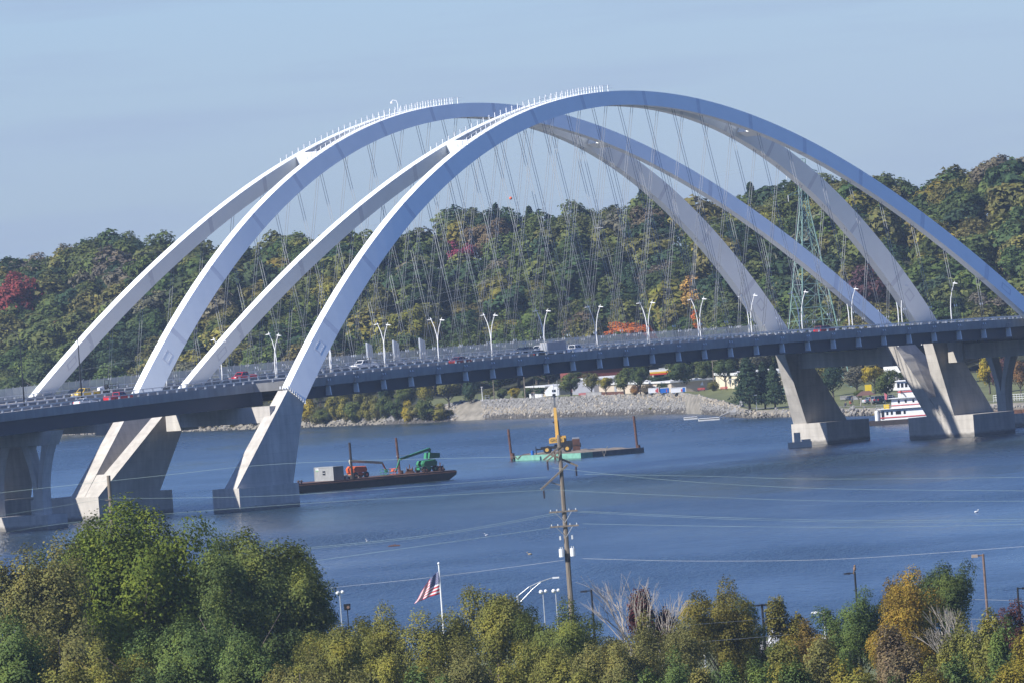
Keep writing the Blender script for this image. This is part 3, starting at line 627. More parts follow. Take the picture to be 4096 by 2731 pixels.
# --- the wooded bluff: the trees that show largest are things, the rest of the wood is one mass
tg = random.Random(21)
HP = [make_tree('broadleaf_tree', 100 + i, ('round', 'tall', 'round', 'spread', 'round', 'tall')[i], 14, 5.2, 5200, 0.62) for i in range(6)]
HC = [make_tree('conifer_tree', 140 + i, 'conifer', 16, 3.8, 3600, 0.6) for i in range(2)]
TN = {'dark': 'dark green leafy tree', 'deep': 'deep blue-green leafy tree', 'green': 'mid green leafy tree', 'olive': 'olive green leafy tree', 'ygreen': 'yellow-green leafy tree', 'yellow': 'yellow leafy tree', 'rust': 'rust brown leafy tree', 'brown': 'dull brown leafy tree', 'grey': 'grey-green leafy tree'}
cands = []
def frame_x(x, y): return 2048 + x / y * FPX
x0 = -235.0
while x0 < 236:
    t0 = -6.0
    while t0 < HILLRUN + 38:
        x = x0 + tg.uniform(-3.2, 3.2); t = lerp_tab(HILLT, x) + t0 + tg.uniform(-3.2, 3.2); y = shoreY(x) + t
        cands.append((x, y, t0)); t0 += 10.8
    x0 += 10.6
cols = ['dark'] * 8 + ['deep'] * 7 + ['green'] * 16 + ['olive'] * 10 + ['ygreen'] * 2 + ['brown'] + ['grey'] * 3
specials = []   # (px, py of crown centre, width px, colour, label, kind)
for px, py, wpx, hpx, col, lab in [(85, 1205, 165, 200, 'red', 'large dark red maple on the bluff beside the farther arch'), (1850, 1030, 110, 115, 'magenta', 'magenta red tree high on the bluff among pines'),
        (2535, 1345, 180, 110, 'orange', 'bright orange tree standing low behind the bridge railing'), (2820, 1185, 150, 130, 'tan', 'golden tan tree on the bluff beside the descending rib'),
        (1570, 1000, 80, 90, 'rust', 'orange-brown tree high on the bluff beside the nearer arch'), (2790, 1275, 60, 70, 'orange', 'small orange tree on the bluff below the golden tan tree'),
        (265, 1340, 110, 110, 'rust', 'orange-red tree low behind the farther arch rib'), (3490, 1170, 160, 190, 'maroon', 'dark maroon tree on the bluff beside the lattice tower'),
        (2513, 1105, 50, 45, 'magenta', 'small magenta tree in the middle of the bluff'), (1330, 1390, 90, 130, 'maroon', 'dark purple tree low behind the nearer arch rib'), (1720, 1345, 100, 90, 'yellow', 'bright yellow bushy tree behind the bridge railing, left of two'),
        (2010, 1330, 200, 110, 'ygreen', 'broad yellow-green tree behind the bridge railing near the box trailer'), (280, 1440, 60, 70, 'orange', 'small orange tree behind the mesh fence at the farther arch foot')]:
    # depth: march along the ray until the crown base meets the slope
    best = None
    for Y in range(2900, 4000, 4):
        p = aty(px, py + hpx * 0.62, Y); gz = far_z(p.x, p.y)
        if p.z <= gz + 3.0: best = Y; break
    Y = best or 3500; p = aty(px, py + hpx * .62, Y); sc = Y / FPX; hh = hpx * 1.12 * sc + 2.5
    specials.append((p.x, Y, far_z(p.x, Y), hh, wpx * 0.72 * sc, col, lab))
def near_special(x, y): return any(abs(x - s[0]) < s[4] * 0.6 and -16 < (y - s[1]) < 2 for s in specials)
inview = []; mass = []
for x, y, t0 in cands:
    fx = frame_x(x, y)
    if near_special(x, y): continue
    (inview if -60 < fx < 4160 else mass).append((x, y, t0))
# trees of the front rows and of the skyline show largest
def show(c): return (c[2] < 30) * 3 + (c[2] > HILLRUN - 8) * (c[2] < HILLRUN + 12) * 2 + tg.random()
inview.sort(key=show, reverse=True)
indiv, rest = inview[:262], inview[262:]
def tree_dims(t0):
    h = tg.uniform(12, 17) if t0 > 0 else tg.uniform(9, 12.5)
    if HILLRUN - 8 < t0 < HILLRUN + 14: h = tg.uniform(12.5, 17.0)
    return h, h * tg.uniform(0.42, 0.56)
def clumpcol(x, y): return cols[int((math.sin(x * .06 + 1.3) + math.sin(y * .045 + x * .02) + tg.uniform(-1.6, 1.6) + 3.6) / 7.2 * len(cols)) % len(cols)]
marks = [(sp[0], sp[1], m_) for sp, m_ in zip(specials, ('near the dark red maple', 'near the magenta tree', 'near the bright orange tree', 'near the golden tan tree', 'near the high orange-brown tree', 'near the small orange tree', 'near the low orange-red tree', 'near the dark maroon tree', 'near the small magenta tree', 'near the dark purple tree', 'near the bright yellow tree', 'near the broad yellow-green tree', 'near the fence-end orange tree'))] + [(76, 3250, 'behind the lattice tower'), (-50, 3400, 'above the bank bushes'), (110, 3300, 'above the wharf'), (35, 3330, 'above the riprap'), (140, 3380, 'on the far spur past the tower'), (-130, 3640, 'at the far end past the maple')]
def where(x, y, t0):
    m_ = min(marks, key=lambda q: (q[0] - x) ** 2 + .3 * (q[1] - y) ** 2)[2]
    return ('at the foot of the bluff ' if t0 < 25 else 'on the lower slope ' if t0 < 80 else 'on the upper slope ' if t0 < HILLRUN - 12 else 'on the bluff skyline ') + m_
for x, y, t0 in indiv:
    h, r = tree_dims(t0); col = tg.choice(cols); con = tg.random() < 0.08
    if con: place_tree(tg.choice(HC), (x, y, far_z(x, y) - .3), tg.uniform(0, 6.28), h * 1.08, h * .27, jit(PAL['deep'], tg), 'dark conifer ' + where(x, y, t0), 'conifers on the bluff')
    else: place_tree(tg.choice(HP), (x, y, far_z(x, y) - .3), tg.uniform(0, 6.28), h, r, jit(PAL[col], tg), TN[col] + ' ' + where(x, y, t0), 'leafy trees on the bluff, ' + col)
for x, y, z, h, r, col, lab in specials:
    place_tree(tg.choice(HP[:3]), (x, y - 4, z - .3), tg.uniform(0, 6.28), h * 1.1, r, PAL[col], lab, 'coloured trees on the bluff')
VV = []; TT = []
protoL = [leaf_cloud(300 + i, ('round', 'tall', 'spread', 'round')[i], 14, 5.2, 1150, 1.15) for i in range(4)]
for x, y, t0 in rest + mass:
    h, r = tree_dims(t0); V = protoL[tg.randrange(4)]; a = tg.uniform(0, 6.28); ca, sa = math.cos(a), math.sin(a); w = r / 5.2; s = h / 14
    VV.append(np.stack([x + (V[:, 0] * ca - V[:, 1] * sa) * w, y + (V[:, 0] * sa + V[:, 1] * ca) * w, far_z(x, y) - .3 + V[:, 2] * s], 1))
    c = jit(PAL[tg.choice(cols)], tg); TT.append(np.tile(np.array(c), (len(V), 1)))
wood = bpy.data.objects.new('wood', quads_mesh('wood', np.concatenate(VV), M['leaf_mass'], np.concatenate(TT))); SC.collection.objects.link(wood)
tag(wood, 'dense mixed autumn wood covering the slope of the bluff', None, kind='stuff')
# ================================================================== on the decks: lamps, vehicles
def proj(P):
    x, y, z = P[0], P[1], P[2] - CAM_H; c, s = math.cos(PITCH), math.sin(PITCH)
    d = y * c + z * s; X = FPX * x / d; Y = FPX * (-y * s + z * c) / d
    return (2048 + X * math.cos(ROLL) - Y * math.sin(ROLL), 1365.5 - X * math.sin(ROLL) - Y * math.cos(ROLL))
def u_at(px, v, h=0.4):
    a, b = -330.0, 330.0
    for _ in range(50):
        m = (a + b) / 2
        if proj(W(m, v, z_deck(m) + h))[0] < px: a = m
        else: b = m
    return (a + b) / 2
def arc_lamp():
    t = thing('bridge_lamp', 'x', 'lamp post', (0, 0, -400))
    pts = [(0, 0, 0), (.10, 0, 1.5), (.10, 0, 3.5), (-.12, 0, 5.3), (-.62, 0, 7.0), (-1.35, 0, 8.5), (-1.62, 0, 9.0)]
    MB().path(pts, [.13, .125, .115, .10, .085, .07, .06], 8).build('pole', M['white'], t, smooth=True)
    MB().box((0, 0, .12), (.5, .5, .24)).build('base_plate', M['galv'], t)
    MB().hexa([(-2.35, -.16, 8.42), (-1.15, -.16, 8.50), (-1.15, .16, 8.50), (-2.35, .16, 8.42), (-2.35, -.12, 8.52), (-1.15, -.16, 8.70), (-1.15, .16, 8.70), (-2.35, .12, 8.52)]).build('luminaire', M['white'], t)
    return t
al = arc_lamp(); first = True
for i in range(15):
    u = -99.2 + 15.14 * i
    if u > 113: continue
    for v, rz in ((7.05, math.atan2(VY, VX) + math.pi), (-7.05, math.atan2(VY, VX))):
        o = al if first else dup(al, (0, 0, 0)); first = False
        o.location = W(u, v, z_deck(u) + 0.95 - 0.0); o.rotation_euler = (0, 0, rz); o.scale = (.92, .8, .93)
        o['label'] = 'white curved lamp post on the inner edge of the %s deck' % ('nearer' if v > 0 else 'farther'); o['group'] = 'curved lamps of the %s deck' % ('nearer' if v > 0 else 'farther')
def davit(px, v, s, lab):
    u = u_at(px, v, 1.0); b = Vector(W(u, v, z_deck(u) + .95)); t = thing('approach_lamp', lab, 'lamp post', b, math.atan2(VY, VX) + (0 if s > 0 else math.pi), group='black davit lamps on the approach')
    MB().path([(0, 0, 0), (0, 0, 5), (0, 0, 11.0), (.15, 0, 12.2), (.7, 0, 13.2), (1.7, 0, 13.9), (3.0, 0, 14.2)], [.14, .12, .09, .08, .07, .06, .05], 7).build('pole', M['black'], t, smooth=True)
    MB().box((3.5, 0, 14.2), (1.1, .34, .14)).build('luminaire', M['black'], t); return t
davit(328, 7.1, 1, 'tall black davit lamp in front of the yellow pickup')
davit(98, 7.1, -1, 'tall black davit lamp beyond the arch foot, at the fence end')
def text_mesh(name, body, size, mt, parent, loc, rot):
    tx = bpy.data.curves.new(name, 'FONT'); tx.body = body; tx.size = size; tx.extrude = .01; tx.align_x = 'CENTER'
    tmp = bpy.data.objects.new(name, tx); SC.collection.objects.link(tmp); bpy.context.view_layer.update()
    me = bpy.data.meshes.new_from_object(tmp.evaluated_get(bpy.context.evaluated_depsgraph_get())); bpy.data.objects.remove(tmp)
    o = bpy.data.objects.new(name, me); SC.collection.objects.link(o); me.materials.clear(); me.materials.append(mt); o.parent = parent; o.location = loc; o.rotation_euler = rot; o['kind'] = 'stuff'; return o
# ---------------- vehicles (+x forward)
def paint(name, col): return mat(name, col, 0.28, var=0.03, scale=2, spec=0.6, obj=True)
CP = {'red': paint('car_red', (0.50, 0.012, 0.014)), 'white': paint('car_white', (0.75, 0.75, 0.75)), 'dark': paint('car_dark_blue', (0.020, 0.025, 0.035)), 'maroon': paint('car_maroon', (0.16, 0.012, 0.016)), 'yellow': paint('car_yellow', (0.65, 0.42, 0.02)), 'black': paint('car_black', (0.012, 0.012, 0.013)), 'silver': paint('car_silver', (0.42, 0.43, 0.44)), 'grey': paint('car_grey', (0.22, 0.22, 0.225))}
def wheel(t, x, y, r=.37, w=.25):
    wh = MB().tube((x, y - w / 2, r), (x, y + w / 2, r), r, n=14).build('wheel', M['rubber'], t)
    MB().tube((x, y - w / 2 - .012, r), (x, y + w / 2 + .012, r), r * .58, n=10).build('rim', M['chrome'], wh)
def quad_panel(mb, p, n, e=.012):
    n = Vector(n).normalized() * e; a = [Vector(q) for q in p]; mb.hexa([q - n * .5 for q in a] + [q + n for q in a]); return mb
def cabin(t, x0, x1, zb, zt, xi0, xi1, wb, wt, pm, panes):
    """tapered greenhouse from (x0..x1, zb) to (xi0..xi1, zt)"""
    hb, ht = wb / 2, wt / 2
    MB().hexa([(x0, -hb, zb), (x1, -hb, zb), (x1, hb, zb), (x0, hb, zb), (xi0, -ht, zt), (xi1, -ht, zt), (xi1, ht, zt), (xi0, ht, zt)]).build('roof', pm, t)
    def L3(a, b, k): return a + (b - a) * k
    k0, k1 = .12, .86
    for s in (-1, 1):
        for a, b in panes:
            p = []
            for xx, kk in ((a, k0), (b, k0), (b, k1), (a, k1)):
                lo, hi = L3(x0, xi0, kk), L3(x1, xi1, kk); p.append((L3(lo, hi, xx), s * L3(hb, ht, kk), L3(zb, zt, kk)))
            quad_panel(MB(), p, (0, s, 0)).build('side_window', M['glass'], t)
    for nm, bx, tx, sg in (('windscreen', x1, xi1, 1), ('rear_window', x0, xi0, -1)):
        p = [(L3(bx, tx, kk), yy * L3(hb, ht, kk) * .88, L3(zb, zt, kk)) for kk, yy in ((k0, -1), (k0, 1), (.9, 1), (.9, -1))]
        quad_panel(MB(), p, (sg, 0, .6)).build(nm, M['glass'], t)
def lights(t, xf, xr, z, w):
    for s in (-1, 1):
        MB().box((xf, s * (w / 2 - .25), z), (.08, .4, .18)).build('headlight', M['lamp'], t)
        MB().box((xr, s * (w / 2 - .17), z + .05), (.08, .28, .24)).build('tail_light', M['redlight'], t)
def body(t, prof, w, pm):
    h = w / 2; n = len(prof); r = []
    for y, k in ((-h, .93), (-h + .10, 1), (h - .10, 1), (h, .93)):
        cx = sum(p[0] for p in prof) / n; cz = sum(p[1] for p in prof) / n
        r.append([(cx + (p[0] - cx) * k, y, cz + (p[1] - cz) * k) for p in prof])
    return MB().loft(r).build('body', pm, t)
def sedan(t, c):
    body(t, [(-2.35, .35), (2.35, .35), (2.4, .62), (2.1, .82), (.9, .98), (-1.6, 1.02), (-2.3, .95), (-2.42, .65)], 1.82, CP[c])
    cabin(t, -1.75, 1.05, .93, 1.45, -.95, .35, 1.66, 1.25, CP[c], ((.06, .48), (.53, .94)))
    for x in (-1.42, 1.42):
        for s in (-1, 1): wheel(t, x, s * .80, .33, .22)
    lights(t, 2.28, -2.36, .70, 1.82); MB().box((0, 0, .3), (4.3, 1.6, .16)).build('underbody', M['black'], t)
def suv(t, c):
    body(t, [(-2.4, .42), (2.4, .42), (2.45, .8), (2.3, 1.05), (1.0, 1.16), (-2.35, 1.16), (-2.46, .8)], 1.92, CP[c])
    cabin(t, -2.3, 1.15, 1.10, 1.76, -2.05, .35, 1.80, 1.48, CP[c], ((.05, .30), (.34, .62), (.66, .95)))
    for x in (-1.45, 1.45):
        for s in (-1, 1): wheel(t, x, s * .84, .37, .24)
    lights(t, 2.36, -2.42, .88, 1.92); MB().box((0, 0, .38), (4.3, 1.7, .18)).build('underbody', M['black'], t)
def pickup(t, c, rack=False):
    body(t, [(-.75, .5), (2.85, .5), (2.92, .85), (2.8, 1.12), (1.35, 1.24), (-.75, 1.24)], 2.0, CP[c])
    bed = MB(); bed.box((-1.9, 0, .72), (2.3, 1.96, .28)); bed.box((-1.9, .94, 1.03), (2.3, .09, .42)); bed.box((-1.9, -.94, 1.03), (2.3, .09, .42)); bed.box((-3.02, 0, .98), (.09, 1.92, .56)); bed.box((-.79, 0, 1.05), (.08, 1.92, .40))
    bed.build('cargo_bed', CP[c], t)
    cabin(t, -.72, 1.45, 1.20, 1.90, -.58, .72, 1.86, 1.56, CP[c], ((.05, .42), (.47, .93)))
    for x in (-1.85, 1.85):
        for s in (-1, 1): wheel(t, x, s * .86, .40, .27)
    lights(t, 2.86, -3.06, .98, 1.98); MB().box((0, 0, .46), (5.6, 1.6, .2)).build('underbody', M['black'], t); MB().box((2.93, 0, .58), (.12, 1.9, .22)).build('front_bumper', M['chrome'], t)
    if rack:
        rk = MB()
        for x in (-2.9, -.9):
            for s in (-1, 1): rk.tube((x, s * .9, 1.2), (x, s * .9, 2.15), .04, n=5)
            rk.tube((x, -.9, 2.15), (x, .9, 2.15), .04, n=5)
        for s in (-1, 1): rk.tube((-3, s * .9, 2.15), (1.2, s * .9, 2.15), .05, n=5)
        tag(rk.build('ladder_rack', M['black'], t), kind='stuff')
def vehicle(kind, c, px, v, d, lab, cat, **kw):
    u = u_at(px, v); t = thing({'sedan': 'sedan_car', 'suv': 'suv_car', 'pickup': 'pickup_truck'}[kind], lab, cat, W(u, v, z_deck(u) + ROAD_TOP + .003), TH + (0 if d > 0 else math.pi), group='vehicles crossing the bridge')
    {'sedan': sedan, 'suv': suv, 'pickup': pickup}[kind](t, c, **kw); return t
vehicle('sedan', 'white', 343, 25.5, 1, 'white sedan driving on the nearer approach deck behind the red pickup', 'car')
vehicle('pickup', 'red', 476, 25.5, 1, 'bright red pickup truck just ahead of the white sedan', 'pickup truck')
vehicle('pickup', 'yellow', 342, -13.5, -1, 'yellow pickup truck on the farther deck behind the black davit lamp', 'pickup truck')
vehicle('suv', 'dark', 300, -17.5, -1, 'dark blue car on the farther deck beside the yellow pickup', 'car')
vehicle('pickup', 'red', 973, -12.5, -1, 'red pickup truck on the farther deck, facing the approach', 'pickup truck')
vehicle('pickup', 'white', 1455, -14, -1, 'white work pickup with a black ladder rack on the farther deck', 'pickup truck', rack=True)
vehicle('sedan', 'maroon', 1843, 15, 1, 'dark red sedan in mid span between hanger cables', 'car')
vehicle('suv', 'dark', 2092, -11, -1, 'dark blue car on the farther deck beside the white car in mid span', 'car')
vehicle('suv', 'white', 2158, -16, -1, 'white car on the farther deck next to the dark blue car', 'car')
vehicle('sedan', 'black', 2160, 22.5, 1, 'black sedan with red tail lights following the box trailer', 'car')
vehicle('pickup', 'white', 2298, 23, 1, 'white pickup truck towing a grey box trailer', 'pickup truck')
vehicle('suv', 'maroon', 3302, 24, 1, 'dark red car near the foot of the descending inner rib', 'car')
# grey box trailer
u = u_at(2215, 23); t = thing('box_trailer', 'grey enclosed box trailer behind the white pickup', 'trailer', W(u, 23, z_deck(u) + ROAD_TOP), TH)
MB().box((0, 0, 1.75), (4.9, 2.2, 2.2)).build('box', mat('trailer_panel', (0.34, 0.33, 0.33), 0.5, var=0.08, scale=1.5), t)
MB().box((0, 0, .55), (5.1, 1.5, .18)).box((3.2, 0, .55), (1.5, .15, .14)).build('frame', M['black'], t)
for x in (-.5, .5):
    for s in (-1, 1): wheel(t, x, s * 1.0, .34, .22)
MB().box((-2.47, 0, 1.75), (.05, 1.8, 1.9)).build('rear_door', M['galv'], t)
# open trailer with a small white tractor on the farther deck
u = u_at(428, -13); t = thing('utility_trailer', 'open trailer with slatted sides on the farther deck near the arch foot', 'trailer', W(u, -13, z_deck(u) + ROAD_TOP), TH + math.pi)
MB().box((0, 0, .62), (4.6, 2.0, .14)).build('bed', M['black'], t)
tr_ = MB()
for x in (-2.2, -1.4, -.6):
    for s in (-1, 1): tr_.box((x, s * .96, 1.4), (.07, .07, 1.5))
for z in (1.1, 1.7, 2.15):
    for s in (-1, 1): tr_.box((-1.4, s * .96, z), (1.7, .05, .06))
    tr_.box((-2.2, 0, z), (.05, 1.9, .06))
tag(tr_.build('stake_sides', M['black'], t), kind='stuff')
for x in (-.5, .5):
    for s in (-1, 1): wheel(t, x, s * 1.08, .34, .22)
t2 = thing('lawn_tractor', 'small white tractor with roll bar carried on the open trailer', 'tractor', tuple(Vector(W(u, -13, z_deck(u) + ROAD_TOP + .69)) + Vector((math.cos(TH + math.pi) * .9, math.sin(TH + math.pi) * .9, 0))), TH + math.pi)
MB().hexa([(0, -.4, .5), (1.3, -.35, .5), (1.3, .35, .5), (0, .4, .5), (.1, -.35, 1.15), (1.25, -.28, 1.0), (1.25, .28, 1.0), (.1, .35, 1.15)]).build('hood', M['white'], t2)
MB().box((-.5, 0, .75), (.9, .8, .3)).box((-.8, 0, 1.1), (.2, .7, .6)).build('seat', M['black'], t2)
MB().path([(-1, -.5, .6), (-1, -.5, 2.3), (-1, .5, 2.3), (-1, .5, .6)], .05, 6).build('roll_bar', M['black'], t2)
for x, r in ((-.7, .5), (.95, .32)):
    for s in (-1, 1): wheel(t2, x, s * .55, r, .25)
# slab-like sign backs standing along the far fence
for i, px in enumerate((1494, 1600, 1705)):
    u = u_at(px, -34.5, 3); tag(MB().hexa([W(u - .9, -35.6, z_deck(u) + .1), W(u + .9, -35.6, z_deck(u) + .1), W(u + .9, -35.2, z_deck(u) + .1), W(u - .9, -35.2, z_deck(u) + .1), W(u - .9, -35.6, z_deck(u) + 5.2), W(u + .5, -35.6, z_deck(u) + 4.6), W(u + .5, -35.2, z_deck(u) + 4.6), W(u - .9, -35.2, z_deck(u) + 5.2)]).build('fence_panel', M['galv'], org=W(u, -35.4, z_deck(u))), 'upright grey slab standing by the mesh fence on the farther deck', 'panel', 'grey slabs along the mesh fence')
# ================================================================== on the river: barges, machines, towboat
M['cgrey'] = mat('container_paint', (0.30, 0.305, 0.30), 0.6, var=0.12, scale=0.8, obj=True)
M['orange'] = mat('machine_orange', (0.62, 0.12, 0.03), 0.5, var=0.12, scale=1.5, obj=True); M['cream'] = mat('boom_cream', (0.60, 0.55, 0.42), 0.5, var=0.12, scale=1.5, obj=True)
M['mgreen'] = mat('machine_green', (0.035, 0.22, 0.10), 0.5, var=0.15, scale=1.5, obj=True); M['cyellow'] = mat('crane_yellow', (0.62, 0.36, 0.07), 0.5, var=0.10, scale=1.2, obj=True)
M['pgreen'] = mat('pontoon_green', (0.16, 0.36, 0.27), 0.75, var=0.22, scale=0.9, bump=0.1); M['pgrey'] = mat('pontoon_grey', (0.085, 0.10, 0.11), 0.75, var=0.25, scale=0.9)
M['blue'] = mat('drum_blue', (0.02, 0.14, 0.50), 0.4, var=0.05); M['redp'] = mat('stripe_red', (0.50, 0.09, 0.09), 0.5, var=0.06, scale=2); M['boatw'] = mat('boat_white', (0.74, 0.74, 0.72), 0.5, var=0.07, scale=1.5)
def local(o, x, y): ca, sa = math.cos(o[2]), math.sin(o[2]); return (o[0] + x * ca - y * sa, o[1] + x * sa + y * ca)
# --- black deck barge
BH = R(38); bl = onz(1241, 1967.3); B1 = (bl.x - 3.3 * math.cos(BH) - 0 * math.sin(BH), bl.y - 3.3 * math.sin(BH), BH)
BL, BW, BF = 39.5, 10.5, 1.75
def bx(px, y):
    a, b = -10.0, 60.0
    for _ in range(40):
        m = (a + b) / 2; p = local(B1, m, y)
        if proj((p[0], p[1], BF))[0] < px: a = m
        else: b = m
    return m
t = thing('deck_barge', 'long black flat barge moored beside the near arch pier, loaded with lifts', 'barge', (B1[0], B1[1], 0), BH)
hull = MB(); hull.loft([[(x, y, z) for (x, z) in ((0, BF - .75), (3.4, -.8), (BL - 3.4, -.8), (BL, BF - .75), (BL, BF), (0, BF))] for y in (0, BW)])
hull.build('hull', M['hull'], t)
MB().box((BL / 2, BW / 2, BF + .03), (BL - .4, BW - .4, .06)).build('deck_plate', M['rust'], t)
for x in (1.6, BL - 3.0, BL - 7):
    bt = MB()
    for dx in (-.35, .35): bt.tube((x + dx, .8, BF + .06), (x + dx, .8, BF + .75), .16, n=8)
    bt.tube((x - .75, .8, BF + .5), (x + .75, .8, BF + .5), .09, n=6); tag(bt.build('mooring_bitt', M['rust'], t), kind='stuff')
MB().tube((.05, -.06, BF - .30), (BL - .05, -.06, BF - .30), .13, n=6).build('rub_rail', M['rust'], t)
def on_b1(name, lab, cat, x, y, rz): p = local(B1, x, y); return thing(name, lab, cat, (p[0], p[1], BF + .06), BH + rz)
for k, (px, m_) in enumerate(((1411, 'hull'), (1604, 'rust'))):
    yy = 1.0 if k == 0 else 7.0; xx = bx(px, yy); p = local(B1, xx, yy)
    tag(MB().tube((p[0], p[1], -4), (p[0] - .12 - .35 * k, p[1], BF + 7.2), .24, n=10).tube((p[0], p[1], BF + .07), (p[0], p[1], BF + .75), .5, n=10).build('spud_pile', M[m_], smooth=False, org=(p[0], p[1], 0)), 'tall dark steel spud pile on the black barge ' + ('beside the orange lift' if k == 0 else 'beside the green lift'), 'pile', 'spud piles of the barges')
# container standing across the deck
t = on_b1('shipping_container', 'grey corrugated shipping container with a small window on the black barge', 'container', bx(1318, 4.9), 4.9, 0)
cm = MB(); pr_ = []
N_ = 24
for i in range(N_ + 1):
    y = -3.03 + 6.06 * i / N_; pr_.append(y)
for i in range(N_):
    off = .0 if i % 2 else .05
    cm.box((0, (pr_[i] + pr_[i + 1]) / 2, 1.35), (2.40 + off, 6.06 / N_ + .002, 2.5))
tag(cm.build('corrugated_walls', M['cgrey'], t), kind='stuff')
fr = MB()
for x in (-1.2, 1.2):
    for y in (-3.03, 3.03): fr.box((x, y, 1.35), (.14, .14, 2.7))
for y in (-3.03, 3.03):
    for z in (.08, 2.62): fr.box((0, y, z), (2.4, .13, .15))
for x in (-1.2, 1.2):
    for z in (.08, 2.62): fr.box((x, 0, z), (.13, 6.06, .15))
tag(fr.build('corner_frame', M['cgrey'], t), kind='stuff')
MB().box((0, 0, 2.715), (2.3, 6.0, .03)).build('roof', M['cgrey'], t)
w_ = MB().box((-1.245, -.05, 1.55), (.04, .85, .8)).build('window', M['black'], t); MB().box((-1.27, -.05, 1.55), (.03, .8, .07)).build('glazing_bar', M['offwhite'], w_)
sg_ = MB().box((-1.245, 2.1, 2.25), (.04, .8, .5)).build('sign_plate', M['white'], t); MB().box((-1.27, 2.1, 2.03), (.02, .76, .1)).build('sign_band', mat('sign_green', (0.1, 0.5, 0.1), .5, var=0), sg_)
text_mesh('sign_letters', 'BG', .34, M['black'], sg_, (-1.285, 2.1, 2.16), (R(90), 0, R(-90)))
# boom lifts
def boom_lift(t, main, boomm, spec, mir):
    s = mir
    MB().box((0, 0, .75), (3.6, 1.5, .45)).build('chassis', main, t)
    for x in (-1.35, 1.35):
        for y in (-1.0, 1.0):
            wh = MB().tube((x, y - .22, .58), (x, y + .22, .58), .58, n=14).build('wheel', M['rubber'], t); MB().tube((x, y - .24, .58), (x, y + .24, .58), .25, n=8).build('rim', main, wh)
    hd = MB(); prof = [(-2.0, 1.1), (1.5, 1.1), (1.75, 1.6), (1.4, 2.25), (-1.6, 2.4), (-2.15, 1.9)]
    hd.loft([[(s * x * k, y, 1.75 + (z - 1.75) * k) for x, z in prof] for y, k in ((-1.2, .8), (-.95, 1), (-.3, 1))]); hd.build('engine_hood', main, t, smooth=False)
    hd = MB(); hd.loft([[(s * x * k, y, 1.75 + (z - 1.75) * k) for x, z in prof] for y, k in ((.3, 1), (.95, 1), (1.2, .8))]); hd.build('tank_hood', main, t)
    def P(a): return (s * a[0], a[2] if len(a) > 2 else 0, a[1])
    b = MB(); b.path([P(spec['pivot0']), P(spec['pivot'])], .26, 4); b.build('tower_boom', boomm, t)
    b = MB(); b.path([P(spec['pivot']), P(spec['tip'])], [.38, .30], 4); b.build('main_boom', boomm, t)
    b = MB(); b.path([P(spec['tip']), P(spec['jib'])], .16, 4); b.build('jib', main, t)
    bx, bz = spec['basket']; bk = MB()
    for x in (-.45, .45):
        for y in (-.9, .9): bk.tube((s * bx + x, y, bz), (s * bx + x, y, bz + 1.15), .04, n=5)
    for z in (0.05, .6, 1.13):
        for y in (-.9, .9): bk.tube((s * bx - .45, y, bz + z), (s * bx + .45, y, bz + z), .04, n=5)
        for x in (-.45, .45): bk.tube((s * bx + x, -.9, bz + z), (s * bx + x, .9, bz + z), .04, n=5)
    bk.box((s * bx, 0, bz + .03), (.9, 1.8, .06)).box((s * bx - s * .3, 0, bz + .75), (.2, .8, .5)); tag(bk.build('basket', main, t), kind='stuff')
t = on_b1('boom_lift', 'orange articulated boom lift with cream boom lowered to the barge deck', 'boom lift', bx(1432, 5.2), 5.2, 0)
boom_lift(t, M['orange'], M['cream'], dict(pivot0=(-1.2, 2.0), pivot=(-1.7, 3.45), tip=(6.2, 2.55), jib=(7.2, .75), basket=(9.0, .1)), 1)
t = on_b1('boom_lift', 'green articulated boom lift with raised hood and folded boom on the barge', 'boom lift', bx(1706, 4.9), 4.9, 0)
boom_lift(t, M['mgreen'], M['mgreen'], dict(pivot0=(-.8, 2.2), pivot=(-1.2, 4.45), tip=(6.4, 2.9), jib=(7.6, .5), basket=(10.2, .1)), -1)
hd = MB().loft([[(x, y, z) for x, z in ((.2, 2.55), (2.9, 2.6), (3.0, 3.5), (.5, 3.75))] for y in (-.9, .9)]).build('raised_hood', M['mgreen'], t)
MB().box((-4.6, 0, 3.62), (5.0, .35, .05)).build('boom_top_plate', M['cream'], t)
t = on_b1('scrap_heap', 'heap of brown timber, hoses and scrap beside the container', 'scrap', bx(1385, 5.0), 5.0, 0); hp = MB()
for k in range(16):
    x, y = rnd.uniform(-1.2, 2.2), rnd.uniform(-2.5, 2.5); hp.box((x, y, rnd.uniform(.1, 1.0)), (rnd.uniform(.3, 2.4), rnd.uniform(.15, .35), rnd.uniform(.12, .3)), rnd.uniform(-1, 1))
hp.ball((.2, 0, .2), 1.0, 8, 5, (1.2, 2.0, .7)); hp.build('scrap', M['dirt'], t)
p_ = local(B1, bx(1388, 2.5), 2.5); tag(MB().tube((p_[0], p_[1], BF + .06), (p_[0], p_[1], BF + .9), .3, n=10).build('white_bucket', M['white'], org=(p_[0], p_[1], BF)), 'white drum standing by the scrap heap on the barge', 'drum')
